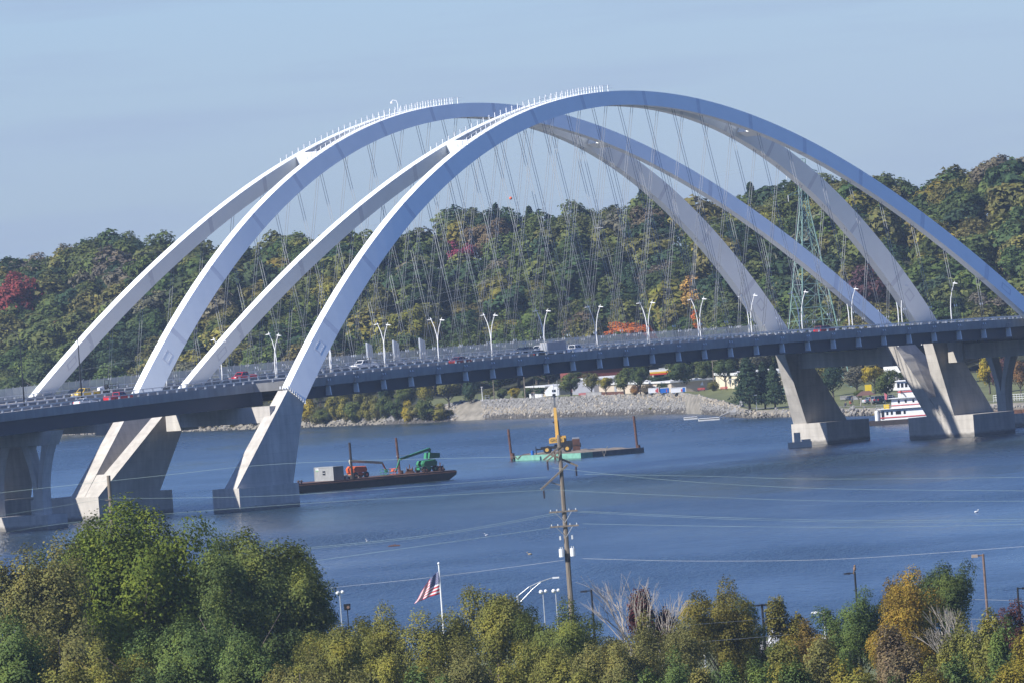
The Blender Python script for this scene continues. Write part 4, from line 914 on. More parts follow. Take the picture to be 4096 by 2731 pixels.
for xx, hh in ((1640, 1.6), (1762, 1.3)):
    p_ = local(B1, bx(xx, 5.5), 5.5); wn = MB()
    for s in (-.5, .5): wn.tube((p_[0] + s, p_[1], BF + .7), (p_[0] + s * 1.3, p_[1], BF + .7), .62 * hh / 1.6, n=12)
    wn.tube((p_[0] - .5, p_[1], BF + .7), (p_[0] + .5, p_[1], BF + .7), .3, n=10); wn.box((p_[0], p_[1], BF + .25), (1.8, 1.2, .4)); wn.box((p_[0], p_[1] + .3, BF + 1.0), (.2, .2, hh))
    tag(wn.build('winch', M['rust'], org=(p_[0], p_[1], BF)), 'rusty winch on the barge deck ' + ('between the two lifts' if xx < 1700 else 'near the raked end'), 'winch', 'winches on the black barge')
# --- green work float with crane
pl, pm_, pr2 = Vector((-2.0, 2601.8, 0)), Vector((12.4, 2581.0, 0)), Vector((22.4, 2593.4, 0))
e1 = (pl - pm_); l1 = e1.length; e1.normalize(); e2 = Vector((-e1.y, e1.x, 0)); e2 = e2 if e2.dot(pr2 - pm_) > 0 else -e2; l2 = 16.0
t = thing('work_float', 'low green and grey sectional work float carrying a yellow crane', 'barge', tuple(pm_), 0, world=True)
def FP(a, b, z): q = pm_ + e1 * a + e2 * b; return (q.x, q.y, z)
n1, n2 = 3, 4
for i in range(n1):
    a0, a1 = l1 * i / n1 + .03, l1 * (i + 1) / n1 - .03
    MB().hexa([FP(a0, 0, -.8), FP(a1, 0, -.8), FP(a1, 3.0, -.8), FP(a0, 3.0, -.8), FP(a0, 0, 1.0), FP(a1, 0, 1.0), FP(a1, 3.0, 1.0), FP(a0, 3.0, 1.0)]).build('green_pontoon', M['pgreen'], t)
for i in range(n2):
    b0, b1 = 3.06 + (l2 - 3.06) * i / n2, 3.06 + (l2 - 3.06) * (i + 1) / n2 - .06
    MB().hexa([FP(0.02, b0, -.8), FP(l1 - .02, b0, -.8), FP(l1 - .02, b1, -.8), FP(0.02, b1, -.8), FP(0.02, b0, 1.02), FP(l1 - .02, b0, 1.02), FP(l1 - .02, b1, 1.02), FP(0.02, b1, 1.02)]).build('grey_pontoon', M['pgrey'], t)
g_ = random.Random(5); dv = MB(); nn = 14
ring = []
for i in range(nn + 1):
    for j in range(9):
        a, b = .5 + (l1 - 1.0) * i / nn, .4 + (l2 - .8) * j / 8
        ring.append(FP(a, b, 1.03 + (0 if i in (0, nn) or j in (0, 8) else g_.uniform(.02, .40))))
fs = [(i * 9 + j, i * 9 + j + 1, (i + 1) * 9 + j + 1, (i + 1) * 9 + j) for i in range(nn) for j in range(8)]
MB().add(ring, fs).build('mud_load', M['dirt'], t)
for k, (px, a, b) in enumerate(((2061, l1 - 1.2, -.35), (2492, .6, l2 - 1.0))):
    q = FP(a, b, 0); tag(MB().tube((q[0], q[1], -5), (q[0] - .5, q[1], 7.6 if k else 6.6), .26, n=10).tube((q[0], q[1], .4), (q[0], q[1], 1.6), .42, n=8).build('spud_pile', M['rust'], org=(q[0], q[1], 0)), 'rusty steel spud pile at ' + ('the grey end of the work float' if k else 'the green end of the work float'), 'pile', 'spud piles of the barges')
q = FP(l1 * .36, -.2, 0); tag(MB().box((q[0], q[1], .6), (.35, .35, 2.0)).box((q[0], q[1], 1.7), (.2, .5, .6)).build('fender_post', M['rust'], org=(q[0], q[1], 0)), 'short rusty post on the green side of the work float', 'post')
q = aty(2130, 1814, 2592); tag(MB().tube((q.x, q.y, 1.1), (q.x, q.y, 2.0), .31, n=14).tube((q.x, q.y, 1.35), (q.x, q.y, 1.40), .33, n=14).tube((q.x, q.y, 1.7), (q.x, q.y, 1.75), .33, n=14).build('blue_drum', M['blue'], org=(q.x, q.y, 1.1)), 'bright blue plastic drum on the work float beside the crane', 'drum')
hs = MB(); qs = [FP(l1 - 1.4 + .0, -.12, 1.1), FP(l1 - 2.6, -.15, .3), FP(l1 - 3.6, -.1, .9), FP(l1 - 4.6, .3, 1.25), FP(l1 - 5.6, .8, 1.3)]
tag(hs.path(qs, .07, 6).build('hose', M['rust'], org=qs[0]), 'brown hose hanging over the green edge of the work float', 'hose')
CY = 2594.0; cb = aty(2228, 1806, CY)
t = thing('mobile_crane', 'yellow rough terrain crane with upright boom on the work float', 'crane', (cb.x, CY, 1.15), R(-6))
MB().box((.3, 0, 1.15), (7.0, 2.2, .55)).box((-3.6, 0, .95), (1.6, .35, .3)).box((-4.3, 0, .6), (.16, .3, 2.0)).build('carrier', M['black'], t)
MB().box((4.4, 0, 1.3), (1.2, 1.8, .9)).box((2.4, -.5, 1.85), (2.6, 1.3, .95)).build('engine_box', M['black'], t)
for x in (-1.9, 2.3):
    for y in (-1.15, 1.15):
        wh = MB().tube((x, y - .3, .75), (x, y + .3, .75), .75, n=18).build('wheel', M['rubber'], t); MB().tube((x, y - .33, .75), (x, y + .33, .75), .38, n=12).build('rim', M['cyellow'], wh)
MB().tube((.3, 0, 1.4), (.3, 0, 1.75), .8, n=14).build('slew_ring', M['black'], t)
cwm = MB().loft([[(x, y, z) for x, z in ((-1.35, 2.0), (1.75, 2.15), (1.75, 3.0), (1.2, 3.2), (-.9, 3.2), (-1.35, 3.0))] for y in (-1.25, .2)]).build('counterweight', M['cyellow'], t)
text_mesh('crane_letters', 'GROVE', .78, M['black'], cwm, (.2, -1.27, 2.32), (R(90), 0, 0))
MB().box((1.3, .9, 2.6), (1.4, 1.2, 1.6)).build('cab', M['cyellow'], t)
MB().hexa([(-.05, -.3, 2.6), (.65, -.3, 2.6), (.65, .4, 2.6), (-.05, .4, 2.6), (-.15, .6, 9.3), (.42, .6, 9.3), (.42, 1.1, 9.3), (-.15, 1.1, 9.3)]).build('boom_base', M['cyellow'], t)
MB().hexa([(-.02, .65, 9.28), (.34, .65, 9.28), (.34, 1.05, 9.28), (-.02, 1.05, 9.28), (-.02, .8, 11.6), (.32, .8, 11.6), (.32, 1.15, 11.6), (-.02, 1.15, 11.6)]).build('boom_extension', mat('boom_grey', (0.12, 0.13, 0.14), .5), t)
MB().box((.15, .9, 11.9), (.6, .6, .5)).tube((-.35, .9, 11.8), (-.35, .9, 10.6), .03, n=5).build('boom_head', M['black'], t); MB().path([(.15, 1.0, 12), (.15, 1.0, 14.4)], .05, 5).build('jib_mast', M['galv'], t)
MB().tube((.75, -.05, 2.9), (.62, .55, 6.6), .13, n=8).build('lift_cylinder', M['black'], t); MB().ball((-.35, .7, 6.3), .2).build('hook_ball', M['black'], t)
cb2 = aty(2306, 1795, CY - 1); t = thing('rusty_tank', 'rusty boxy engine unit standing right of the crane', 'machine', (cb2.x, CY - 1, 1.2), .1)
MB().box((0, 0, 1.3), (1.45, 1.5, 2.5)).build('cabinet', M['rust'], t); MB().box((0, -.1, 2.7), (1.3, 1.3, .3)).build('top_cover', M['galv'], t); MB().box((0, -.77, 1.2), (1.46, .04, .12)).build('band', M['black'], t)
q = FP(-.2, 5.6, 0); tag(MB().path([(q[0], q[1], -.3), (q[0] + .4, q[1], .8), (q[0] + .9, q[1], 2.0)], .05, 5).path([(q[0], q[1], 0), (q[0] - .2, q[1], 1.0)], .04, 5).build('drift_branch', M['paleb'], org=(q[0], q[1], 0)), 'pale bare branch stuck against the grey side of the work float', 'branch')
# --- towboat
tb = onz(3478, 1702); TA = R(-14); t = thing('towboat', 'white towboat with red stripes and tall pilothouse behind the median pier', 'towboat', (tb.x, tb.y, 0), TA); t.scale = (.76, .9, .98)
MB().loft([[(x, y, z) for x, z in ((-1.0, .6), (1.6, -.6), (19, -.6), (20, 1.0), (-1.2, 1.0))] for y in (0, 7.5)]).build('hull', M['hull'], t)
def deckhouse(nm, x0, x1, y0, y1, z0, z1, stripe=None, rail=True):
    o = MB().hexa([(x0, y0, z0), (x1, y0, z0), (x1, y1, z0), (x0, y1, z0), (x0 + .1, y0 + .1, z1), (x1 - .1, y0 + .1, z1), (x1 - .1, y1 - .1, z1), (x0 + .1, y1 - .1, z1)]).build(nm, M['boatw'], t)
    if stripe: MB().box(((x0 + x1) / 2, y0 - .0, stripe), (x1 - x0 + .04, .14, .24)).box((x0 - .0, (y0 + y1) / 2, stripe), (.14, y1 - y0, .24)).build('red_stripe', M['redp'], o)
    return o
h1 = deckhouse('main_deckhouse', 3.2, 18, .6, 6.9, 1.0, 3.35, 1.55)
MB().box((10.3, 3.75, 3.42), (16.2, 7.4, .12)).build('boat_deck', M['boatw'], t)
h2 = deckhouse('upper_deckhouse', 6.4, 17, 1.2, 6.3, 3.48, 5.55, 4.05)
MB().box((11.4, 3.75, 5.62), (11.6, 6.4, .12)).build('texas_deck', M['boatw'], t)
h3 = deckhouse('officers_deckhouse', 8.4, 14.5, 1.6, 5.9, 5.68, 7.3, 6.95)
h4 = deckhouse('pilothouse', 8.2, 12.6, 1.5, 6.0, 7.3, 9.2)
MB().box((10.4, 3.75, 9.32), (5.0, 5.2, .22)).build('pilothouse_roof', M['boatw'], t)
for x in (8.75, 9.85, 11.0, 12.05): MB().box((x, 1.56, 8.35), (.7, .1, .95)).build('pilothouse_window', M['glass'], h4)
for y in (2.4, 3.75, 5.1): MB().box((8.26, y, 8.35), (.1, .95, .95)).build('pilothouse_window', M['glass'], h4)
for x in (8.6, 10.6, 12.8): MB().box((x, 1.24, 4.85), (.5, .1, .6)).build('cabin_window', M['glass'], h2)
for x in (5.2, 6.5, 8.4, 10.2): MB().box((x, .64, 2.5), (.55 if x != 8.4 else 1.5, .1, .75)).build('cabin_window', M['glass'], h1)
MB().box((3.9, .62, 2.1), (.75, .1, 1.8)).build('doorway', M['black'], h1)
MB().tube((2.3, .9, 1.0), (2.3, .9, 3.0), .75, n=12).ball((2.3, .9, 3.0), .75, 10, 6, (1, 1, .3)).build('round_tank', M['boatw'], t)
MB().box((5.0, 1.6, 3.95), (1.5, 1.4, 1.0)).build('yellow_generator', mat('gen_yellow', (0.65, 0.45, 0.02), .5), t)
MB().tube((12.8, 5.2, 5.6), (12.8, 5.2, 10.6), .42, n=10).build('exhaust_stack', M['black'], t); MB().tube((7.9, 4.8, 5.6), (7.8, 4.8, 10.4), .12, n=6).build('mast', M['black'], t); MB().tube((11.5, 4, 9.4), (11.5, 4, 11.2), .05, n=5).build('whip_antenna', M['white'], t)
rl = MB()
for z0, x0, x1, y0 in ((3.48, 2.4, 18, .15), (5.68, 5.8, 17, .7)):
    for k in range(2): rl.tube((x0, y0, z0 + .5 + .5 * k), (x1, y0, z0 + .5 + .5 * k), .03, n=4)
    x = x0
    while x <= x1: rl.tube((x, y0, z0), (x, y0, z0 + 1), .03, n=4); x += 1.3
tag(rl.build('deck_railing', M['galv'], t), kind='stuff')
st_ = MB()
for k in range(7): st_.box((9.4 + .22 * k, 1.3, 5.75 + .22 * (6 - k)), (.26, .6, .06))
st_.build('stair', M['black'], t)
MB().tube((4.9, 1.0, 3.4), (4.6, 1.0, 7.2), .04, n=5).build('flag_staff', M['galv'], t); MB().add([(4.62, 1.0, 7.0), (5.5, .9, 6.6), (5.2, .95, 5.4), (4.7, 1.0, 5.6)], [(0, 1, 2, 3)]).build('flag', mat('boat_flag', (0.45, 0.12, 0.14), .8, var=.5, scale=4), t)
MB().ball((9.2, 1.45, 6.95), .32, 10, 6, (1, .3, 1)).build('life_ring', M['redp'], t)
# --- loaded rust-brown cargo barge by the far bank
cbp = onz(3990, 1697); t = thing('cargo_barge', 'rust brown cargo barge with raised coaming at the far bank', 'barge', (cbp.x, cbp.y + 6, 0), R(-22))
MB().loft([[(x, y, z) for x, z in ((-12, -.8), (44, -.8), (46, .6), (46, 1.5), (-14, 1.5), (-14, .6))] for y in (0, 9)]).build('hull', M['rust'], t)
for k in range(24): MB().box((-12 + 2.35 * k, .7, 2.1), (2.2, .2, 1.2)).build('coaming_panel', M['rust'], t)
MB().box((15, 4.5, 2.2), (56, 6.6, 1.4)).build('hold_cover', M['dirt'], t)
# --- birds and drift on the water
def duck(px, py, col, lab):
    p = onz(px, py); t = thing('water_bird', lab, 'bird', (p.x, p.y, 0), rnd.uniform(0, 6), group='birds on the river')
    mm = mat('feather_' + str(px), col, .8, var=.1)
    MB().ball((0, 0, .10), .22, 10, 6, (1.5, .8, .7)).build('body', mm, t, smooth=True); MB().path([(.24, 0, .15), (.34, 0, .35)], .05, 6).ball((.36, 0, .4), .09, 8, 5).build('head', mm, t, smooth=True); MB().tube((.43, 0, .4), (.53, 0, .38), .025, .008, n=5).build('bill', M['cyellow'], t)
duck(2120, 2217, (.30, .24, .16), 'brown duck swimming alone in open water'); duck(1947, 2141, (.7, .7, .7), 'white gull sitting on the drift line left of the utility pole'); duck(1470, 2164, (.7, .7, .7), 'white gull sitting by the drift line near the leafy bank'); duck(3905, 2048, (.7, .7, .7), 'white gull resting on open water near the far right pier')
p = onz(1575, 2183); tag(MB().path([(p.x - .9, p.y, .02), (p.x, p.y + .1, .1), (p.x + 1.0, p.y, .05)], [.12, .17, .1], 7).path([(p.x, p.y, .1), (p.x + .3, p.y, .35)], .05, 5).build('drift_log', M['rust'], org=(p.x, p.y, 0)), 'dark drift log floating left of the utility pole', 'log')
# ================================================================== far shore: rocks, park, buildings, tower
def gpx(px, py, lo=2500, hi=4200):
    """where the line of sight through a pixel meets the far ground"""
    v = ray(px, py); Y = lo
    while Y < hi:
        t = Y / v[1]; x, z = t * v[0], CAM_H + t * v[2]
        if z <= max(far_z(x, Y), 0): return Vector((x, Y, far_z(x, Y)))
        Y += 1.0
    return Vector((x, Y, far_z(x, Y)))
# --- riprap: the largest stones one by one, the rest as one bed of stones
M['stone'] = mat('riprap_stone', (0.235, 0.225, 0.21), 0.9, var=0.35, scale=0.9, bump=0.2, detail=6)
M['stone2'] = mat('riprap_buff_stone', (0.33, 0.285, 0.22), 0.9, var=0.28, scale=0.9, bump=0.2)
M['stone3'] = mat('riprap_dark_stone', (0.10, 0.092, 0.083), 0.9, var=0.3, scale=0.9, bump=0.2)
ico_v = []; ph_ = (1 + 5 ** .5) / 2
for a, b in ((-1, ph_), (1, ph_), (-1, -ph_), (1, -ph_)): ico_v += [(a, b, 0)]
for a, b in ((-1, ph_), (1, ph_), (-1, -ph_), (1, -ph_)): ico_v += [(0, a, b)]
for a, b in ((ph_, -1), (ph_, 1), (-ph_, -1), (-ph_, 1)): ico_v += [(a, 0, b)]
ico_v = np.array(ico_v) / np.linalg.norm(ico_v[0])
ico_f = np.array([(0, 11, 5), (0, 5, 1), (0, 1, 7), (0, 7, 10), (0, 10, 11), (1, 5, 9), (5, 11, 4), (11, 10, 2), (10, 7, 6), (7, 1, 8), (3, 9, 4), (3, 4, 2), (3, 2, 6), (3, 6, 8), (3, 8, 9), (4, 9, 5), (2, 4, 11), (6, 2, 10), (8, 6, 7), (9, 8, 1)])
gr = np.random.default_rng(3)
rock_me = []
for i in range(9):
    v = ico_v * (1 + gr.uniform(-.28, .28, (12, 1))) * np.array([1.15, .85, .75]); me = bpy.data.meshes.new('rock'); me.from_pydata(v.tolist(), [], ico_f.tolist()); me.materials.append(M[('stone', 'stone2', 'stone')[i % 3]]); rock_me.append(me)
riprap = thing('riprap_slope', 'sloping bank of pale broken stone along the far shore', 'riprap', (14, 3077, 0))
spots = []
rg = random.Random(11)
for _ in range(15000):
    x = rg.uniform(-33, 51.5); y0 = shoreY(x); bw = lerp_tab(BANKW, x); t = rg.uniform(-1.0, bw + .6)
    spots.append((x, y0 + t, far_z(x, y0 + t), rg.uniform(.15, .33), t))
for _ in range(1500):   # lower rubble strips elsewhere on the shore
    x = rg.choice((rg.uniform(-160, -26), rg.uniform(49, 125))); y0 = shoreY(x); t = rg.uniform(-1.2, 4.5); spots.append((x, y0 + t, max(0, far_z(x, y0 + t)), rg.uniform(.2, .45), t))
big = []
for _ in range(285):
    x = rg.uniform(-25, 50) if rg.random() < .8 else rg.uniform(52, 78); y0 = shoreY(x); t = rg.uniform(.3, lerp_tab(BANKW, x) + .3); big.append((x, y0 + t, far_z(x, y0 + t), rg.uniform(.34, .58)))
for x, y, z, s in big:
    o = bpy.data.objects.new('rock', rg.choice(rock_me)); SC.collection.objects.link(o); o.parent = riprap; o.location = (x - 14, y - 3077, z + s * .2); o.rotation_euler = (rg.uniform(0, 6), rg.uniform(0, 6), rg.uniform(0, 6)); o.scale = (s, s, s)
VV = []; FF = []; MI = []; k = 0
for x, y, z, s, t in spots:
    a = rg.uniform(0, 6.28); ca, sa = math.cos(a), math.sin(a); v = ico_v * (1 + gr.uniform(-.3, .3, (12, 1))) * s * np.array([1.2, .9, .75])
    v = np.stack([v[:, 0] * ca - v[:, 2] * sa, v[:, 1], v[:, 0] * sa + v[:, 2] * ca], 1); v = np.stack([v[:, 0] * sa - v[:, 1] * ca, v[:, 0] * ca + v[:, 1] * sa, v[:, 2]], 1)
    VV.append(v + np.array([x - 14, y - 3077, z + s * .15])); FF.append(ico_f + k * 12); k += 1
    band = math.sin(x * .09 + t * .5) + rg.uniform(-.8, .8)
    MI += [2 if t < 2.2 + rg.uniform(-.6, .8) else (1 if band > .8 else 0)] * 20
me = bpy.data.meshes.new('stones'); me.from_pydata(np.concatenate(VV).tolist(), [], np.concatenate(FF).tolist())
for m_ in ('stone', 'stone2', 'stone3'): me.materials.append(M[m_])
me.polygons.foreach_set('material_index', MI); o = bpy.data.objects.new('stones', me); SC.collection.objects.link(o); o.parent = riprap; tag(o, kind='stuff')
# --- riverside path
pth = MB(); xs3 = [-20 + 2 * i for i in range(30)]; pts = []
for x in xs3:
    for t in (1.2, 4.4):
        y = shoreY(x) + lerp_tab(BANKW, x) + t; pts.append((x, y, far_z(x, y) + .06))
pth.add(pts, [(2 * i, 2 * i + 2, 2 * i + 3, 2 * i + 1) for i in range(len(xs3) - 1)])
tag(pth.build('riverside_path', mat('path_concrete', (0.40, 0.38, 0.34), .9, var=.1, scale=.4), fix=False), 'pale riverside path along the top of the riprap', None, kind='structure')
pts = []
for x in [46 + 3 * i for i in range(30)]:
    for t in (16, 19.5):
        y = shoreY(x) + lerp_tab(BANKW, x) + t; pts.append((x, y, far_z(x, y) + .06))
tag(MB().add(pts, [(2 * i, 2 * i + 2, 2 * i + 3, 2 * i + 1) for i in range(29)]).build('park_path', mat('park_asphalt', (0.26, 0.25, 0.235), .9, var=.1, scale=.4), fix=False), 'grey park path behind the low rocky shore', None, kind='structure')
# --- shore trees and bushes, each placed where its foot shows
FP_ = [make_tree('shade_tree', 400 + i, ('round', 'round', 'spread')[i], 10, 4.2, 4200, 0.48, .05) for i in range(3)]
FB = [make_tree('shore_bush', 420 + i, 'bush', 6, 3.4, 3000, 0.42) for i in range(3)]
FC = [make_tree('park_conifer', 440 + i, 'conifer', 12, 4.2, 5200, 0.5) for i in range(2)]
def shore_tree(pt, px, py, wpx, hpx, col, lab, group='trees on the far shore', cat='tree'):
    g = gpx(px, py); sc = g.y / FPX; place_tree(pt, (g.x, g.y, g.z - .1), rg.uniform(0, 6.28), hpx * sc, wpx * .5 * sc, PAL[col] if isinstance(col, str) else col, lab, group, cat)
for i, (px, py, w, h, col, lab) in enumerate([(2285, 1588, 118, 112, 'green', 'round green shade tree beside the camper on the riverside path'), (2368, 1584, 80, 100, 'olive', 'olive shade tree with forked trunk by the grey wall'), (2425, 1583, 76, 84, 'ygreen', 'small yellow-green shade tree by the riverside path'),
        (2498, 1581, 105, 118, 'green', 'dense green shade tree by the brown shrubs'), (2562, 1580, 90, 120, 'dark', 'dark green shade tree left of the parked trailers'), (2640, 1566, 90, 70, 'deep', 'low dark tree behind the parked white trailers'),
        (2728, 1564, 115, 125, 'dark', 'dark shade tree right of the parked trailers'), (2820, 1558, 85, 128, 'green', 'shade tree in front of the cream building'), (2905, 1556, 100, 130, 'dark', 'dark shade tree right of the cream building'), (3165, 1600, 90, 170, 'olive', 'olive tree behind the tall park conifers'),
        (3335, 1607, 105, 150, 'deep', 'dark green park tree right of the outer pier'), (3437, 1612, 42, 62, 'green', 'small young tree on the park lawn'), (3548, 1602, 125, 130, 'green', 'large round green tree behind the parked cars'), (3430, 1580, 120, 120, 'grey', 'grey-green tree at the back of the park'), (3500, 1575, 100, 125, 'yellow', 'yellow tree at the back of the park'), (3960, 1575, 110, 180, 'yellow', 'yellow tree seen between the forked columns'),
        (3300, 1590, 90, 150, 'olive', 'olive tree at the back of the lawn near the outer pier'), (3640, 1590, 110, 130, 'dark', 'dark tree behind the towboat pilothouse'),
        (4020, 1588, 120, 165, 'maroon', 'dark maroon tree on the lawn by the wharf railing'), (4085, 1586, 90, 150, 'rust', 'rust brown tree on the lawn by the wharf railing'), (3760, 1590, 120, 120, 'olive', 'olive tree behind the median pier')]):
    shore_tree(FP_[i % 3], px, py, w, h, col, lab)
shore_tree(FC[0], 3000, 1640, 165, 215, 'deep', 'tall broad conifer with thick trunk on the park point'); shore_tree(FC[1], 3062, 1634, 120, 185, 'deep', 'tall conifer behind the broad one on the park point'); shore_tree(FC[0], 3102, 1633, 120, 175, 'deep', 'tall conifer beside the outer pier on the park point')
bush_cols = ['ygreen', 'green', 'ygreen', 'olive', 'green', 'dark', 'yellow', 'olive', 'green', 'ygreen']
bl_ = {'ygreen': 'yellow-green bush overhanging the left river bank', 'green': 'green bush overhanging the left river bank', 'olive': 'olive bush overhanging the left river bank', 'dark': 'dark green bush overhanging the left river bank', 'yellow': 'bright yellow bush overhanging the left river bank', 'deep': 'deep green tree behind the bank bushes'}
for i in range(30):
    px = 560 + (1760 - 560) * i / 29 + rg.uniform(-12, 12); sy = 1728 - (px - 730) / 970 * 36; c = bush_cols[i % 10]
    shore_tree(FB[i % 3], px, sy - rg.uniform(8, 20), rg.uniform(80, 120), rg.uniform(70, 120), c, bl_[c].replace('the left river bank', ('the bank behind the median pier', 'the bank behind the outer pier', 'the bank beyond the container', 'the bank beyond the green lift', 'the bank where the riprap begins')[min(4, i // 6)]), 'bushes on the left river bank, ' + c, 'bush')
for i in range(16):
    px = 600 + (1880 - 600) * i / 15 + rg.uniform(-15, 15); sy = 1728 - (px - 730) / 970 * 36 - 42; c = ('green', 'ygreen', 'olive', 'deep')[i % 4]
    shore_tree(FP_[i % 3], px, sy - rg.uniform(0, 10), rg.uniform(90, 130), rg.uniform(110, 150), c, {'green': 'green tree', 'ygreen': 'yellow-green tree', 'olive': 'olive tree', 'deep': 'deep green tree'}[c] + ' rising behind the bank bushes', 'trees behind the bank bushes, ' + c)
for i in range(7):
    px = 120 + 75 * i; c = ('olive', 'green', 'yellow')[i % 3]; shore_tree(FB[i % 3], px, 1722 - i * 2, 80, 70, c, '%s bush seen under the approach deck' % {'olive': 'olive', 'green': 'green', 'yellow': 'yellow'}[c], 'bushes under the approach deck, ' + c, 'bush')
for px, py, c, lab in ((1955, 1594, 'olive', 'olive bush behind the metal railing'), (2010, 1592, 'green', 'green bush right of the leaning lamp post'), (2060, 1590, 'yellow', 'yellow bush before the shed roof'), (2110, 1590, 'dark', 'dark bush at the foot of the brown pole'), (2160, 1588, 'deep', 'deep green bush left of the camper'), (2650, 1572, 'dark', 'rounded dark shrub on top of the riprap'), (2855, 1563, 'olive', 'rounded olive shrub before the cream building'), (2545, 1580, 'rust', 'brown shrub hedge by the riverside path'), (2590, 1578, 'brown', 'dull brown shrub left of the trailers'), (3500, 1660, 'yellow', 'low yellow weeds on the rocky park shore'), (2605, 1642, 'ygreen', 'yellow-green weed clump growing on the riprap')):
    shore_tree(FB[0], px, py, 60 if 'weed' not in lab else 24, 50 if 'weed' not in lab else 14, c, lab, 'shrubs along the path', 'shrub')
# --- buildings behind the park
def bpx(px, Y): return (px - 2048) / FPX * Y * math.cos(ROLL) + 0.0
def building(name, lab, px0, px1, ytop, ybase, off, dep, wall, roof, rh=.5, wins=(), door=None, group=None, overhang=.35):
    """walls run along the bank: both front corners stand where their pixels meet the ground, moved inland"""
    a, b = gpx(px0, ybase), gpx(px1, ybase); a.z = b.z = 0; e = (b - a); e.normalize(); n = Vector((-e.y, e.x, 0)); n = n if n.y > 0 else -n
    a2 = a + n * off; Y = a2.y; w = (b - a).length; m = (a + b) / 2 + n * off; z0 = min(far_z(a2.x, a2.y), far_z((b + n * off).x, (b + n * off).y)) - .3; zt = aty((px0 + px1) / 2, ytop, m.y).z
    t = thing(name, lab, 'building', (a2.x, a2.y, z0), math.atan2(e.y, e.x), group); h = max(zt - z0, 2.6)
    wl = MB().box((w / 2, dep / 2, h / 2), (w, dep, h)).build('wall', wall, t)
    MB().box((w / 2, dep / 2, h + rh / 2 + .005), (w + 2 * overhang, dep + 2 * overhang, rh)).build('roof', roof, t)
    for (fx, fz, ww, wh) in wins:
        wn = MB().box((w * fx, -.03, h * fz), (ww * 1.8, .12, wh)).build('window', M['white'], t); MB().box((w * fx, -.095, h * fz), (ww * 1.5, .05, wh * .84)).build('pane', M['glass'], wn)
    if door: MB().box((w * door, -.04, 1.1), (1.6, .1, 2.2)).build('door', M['galv'], t)
    return t, w, h, z0
brick = mat('red_brick', (0.20, 0.055, 0.045), .9, var=.15, scale=2); tan = mat('tan_block', (0.50, 0.42, 0.33), .9, var=.08, scale=.5); lilac = mat('grey_metal_siding', (0.30, 0.30, 0.33), .6, var=.06, scale=.5); cream = mat('cream_render', (0.66, 0.58, 0.42), .85, var=.06, scale=.5)
building('brick_building', 'dark red brick building with white framed windows behind the trees', 2000, 2076, 1500, 1590, 16, 14, brick, M['offwhite'], wins=[(f, .52, 1.0, 1.5) for f in (.18, .42, .70, .90)])
building('metal_shed', 'low shed with pale roof half hidden by bushes', 2024, 2098, 1562, 1592, 6, 6, tan, M['offwhite'], rh=.3, overhang=.8)
building('warehouse', 'grey sided warehouse with white roof edge behind the camper', 2150, 2236, 1528, 1590, 9, 12, lilac, M['offwhite'], rh=.35)
t, w, h, z0 = building('block_building', 'long low tan block building behind the shade trees', 2240, 2580, 1550, 1587, 7, 12, tan, M['offwhite'], rh=.4, wins=[(.62, .55, 1.8, 1.2), (.8, .55, 1.8, 1.2)], door=.35)
MB().box((w * .22, 4, h + .9), (1.8, 1.8, 1.1)).build('roof_unit', M['galv'], t)
t, w, h, z0 = building('cream_building', 'cream rendered building with dark door behind a shade tree', 2818, 2945, 1503, 1562, 3, 14, cream, M['offwhite'], rh=.6, wins=[(.28, .72, .6, .8), (.40, .55, .5, .5)], door=.62)
MB().box((w * .62, -.6, 2.9), (3.2, 1.2, .2)).build('door_canopy', M['galv'], t)
building('white_house', 'white building glimpsed through the trees above the park', 3380, 3480, 1462, 1580, 10, 12, M['offwhite'], M['galv'], wins=[(.3, .6, 1.2, 1.2), (.7, .6, 1.2, 1.2)])
# filling station canopy with yellow and red band
Y = 3150; a, b = aty(2600, 1500, Y), aty(2700, 1497, Y); zt = aty(2650, 1478, Y).z; zg = far_z(a.x, Y)
t = thing('station_canopy', 'white canopy with yellow and red band behind the trees', 'canopy', (a.x, Y, zg)); w = b.x - a.x; hh = zt - zg
MB().box((w / 2, 4, hh - .15), (w, 8, .5)).build('canopy_roof', M['white'], t); MB().box((w / 2, -.02, hh - .55), (w, .1, .4)).build('yellow_band', mat('band_yellow', (.75, .45, .02), .5, var=0), t); MB().box((w / 2, -.02, hh - .95), (w, .1, .36)).build('red_band', mat('band_red', (.6, .05, .03), .5, var=0), t)
for f in (.12, .88): MB().box((w * f, 3, (hh - 1) / 2), (.4, .4, hh - 1)).build('column', M['offwhite'], t)
MB().box((w * .5, 4, hh + .25), (1.6, 1.4, .4)).build('roof_unit', M['galv'], t)
# parked white trailers with red and blue panels
for px0, px1, lab, c1, c2 in ((2592, 2640, 'parked white trailer with red panel on the riverside road', 'redp', 'redp'), (2640, 2680, 'parked blue and red trailer between two white ones', 'blue', 'redp'), (2682, 2748, 'parked long white trailer with blue end panel', 'blue', 'redp')):
    g = gpx((px0 + px1) / 2, 1577); wq = (px1 - px0) * g.y / FPX - .3; t = thing('parked_trailer', lab, 'trailer', (g.x, g.y, g.z), R(-2), group='trailers parked by the path')
    MB().box((0, 0, .95), (wq, 2.2, 1.1)).build('body', M['blue'] if px0 == 2640 else M['white'], t); MB().box((wq * .36, -1.12, .95), (wq * .16, .05, 1.0)).build('end_panel', M[c1], t); MB().box((wq * .22, -1.12, .85), (wq * .10, .05, .6)).build('mark_panel', M[c2], t)
    MB().box((0, 0, 1.54), (wq + .1, 2.3, .08)).build('lid', M['white'], t)
    for s in (-.3, .3):
        for y in (-.95, .95): wheel(t, wq * s, y, .32, .22)
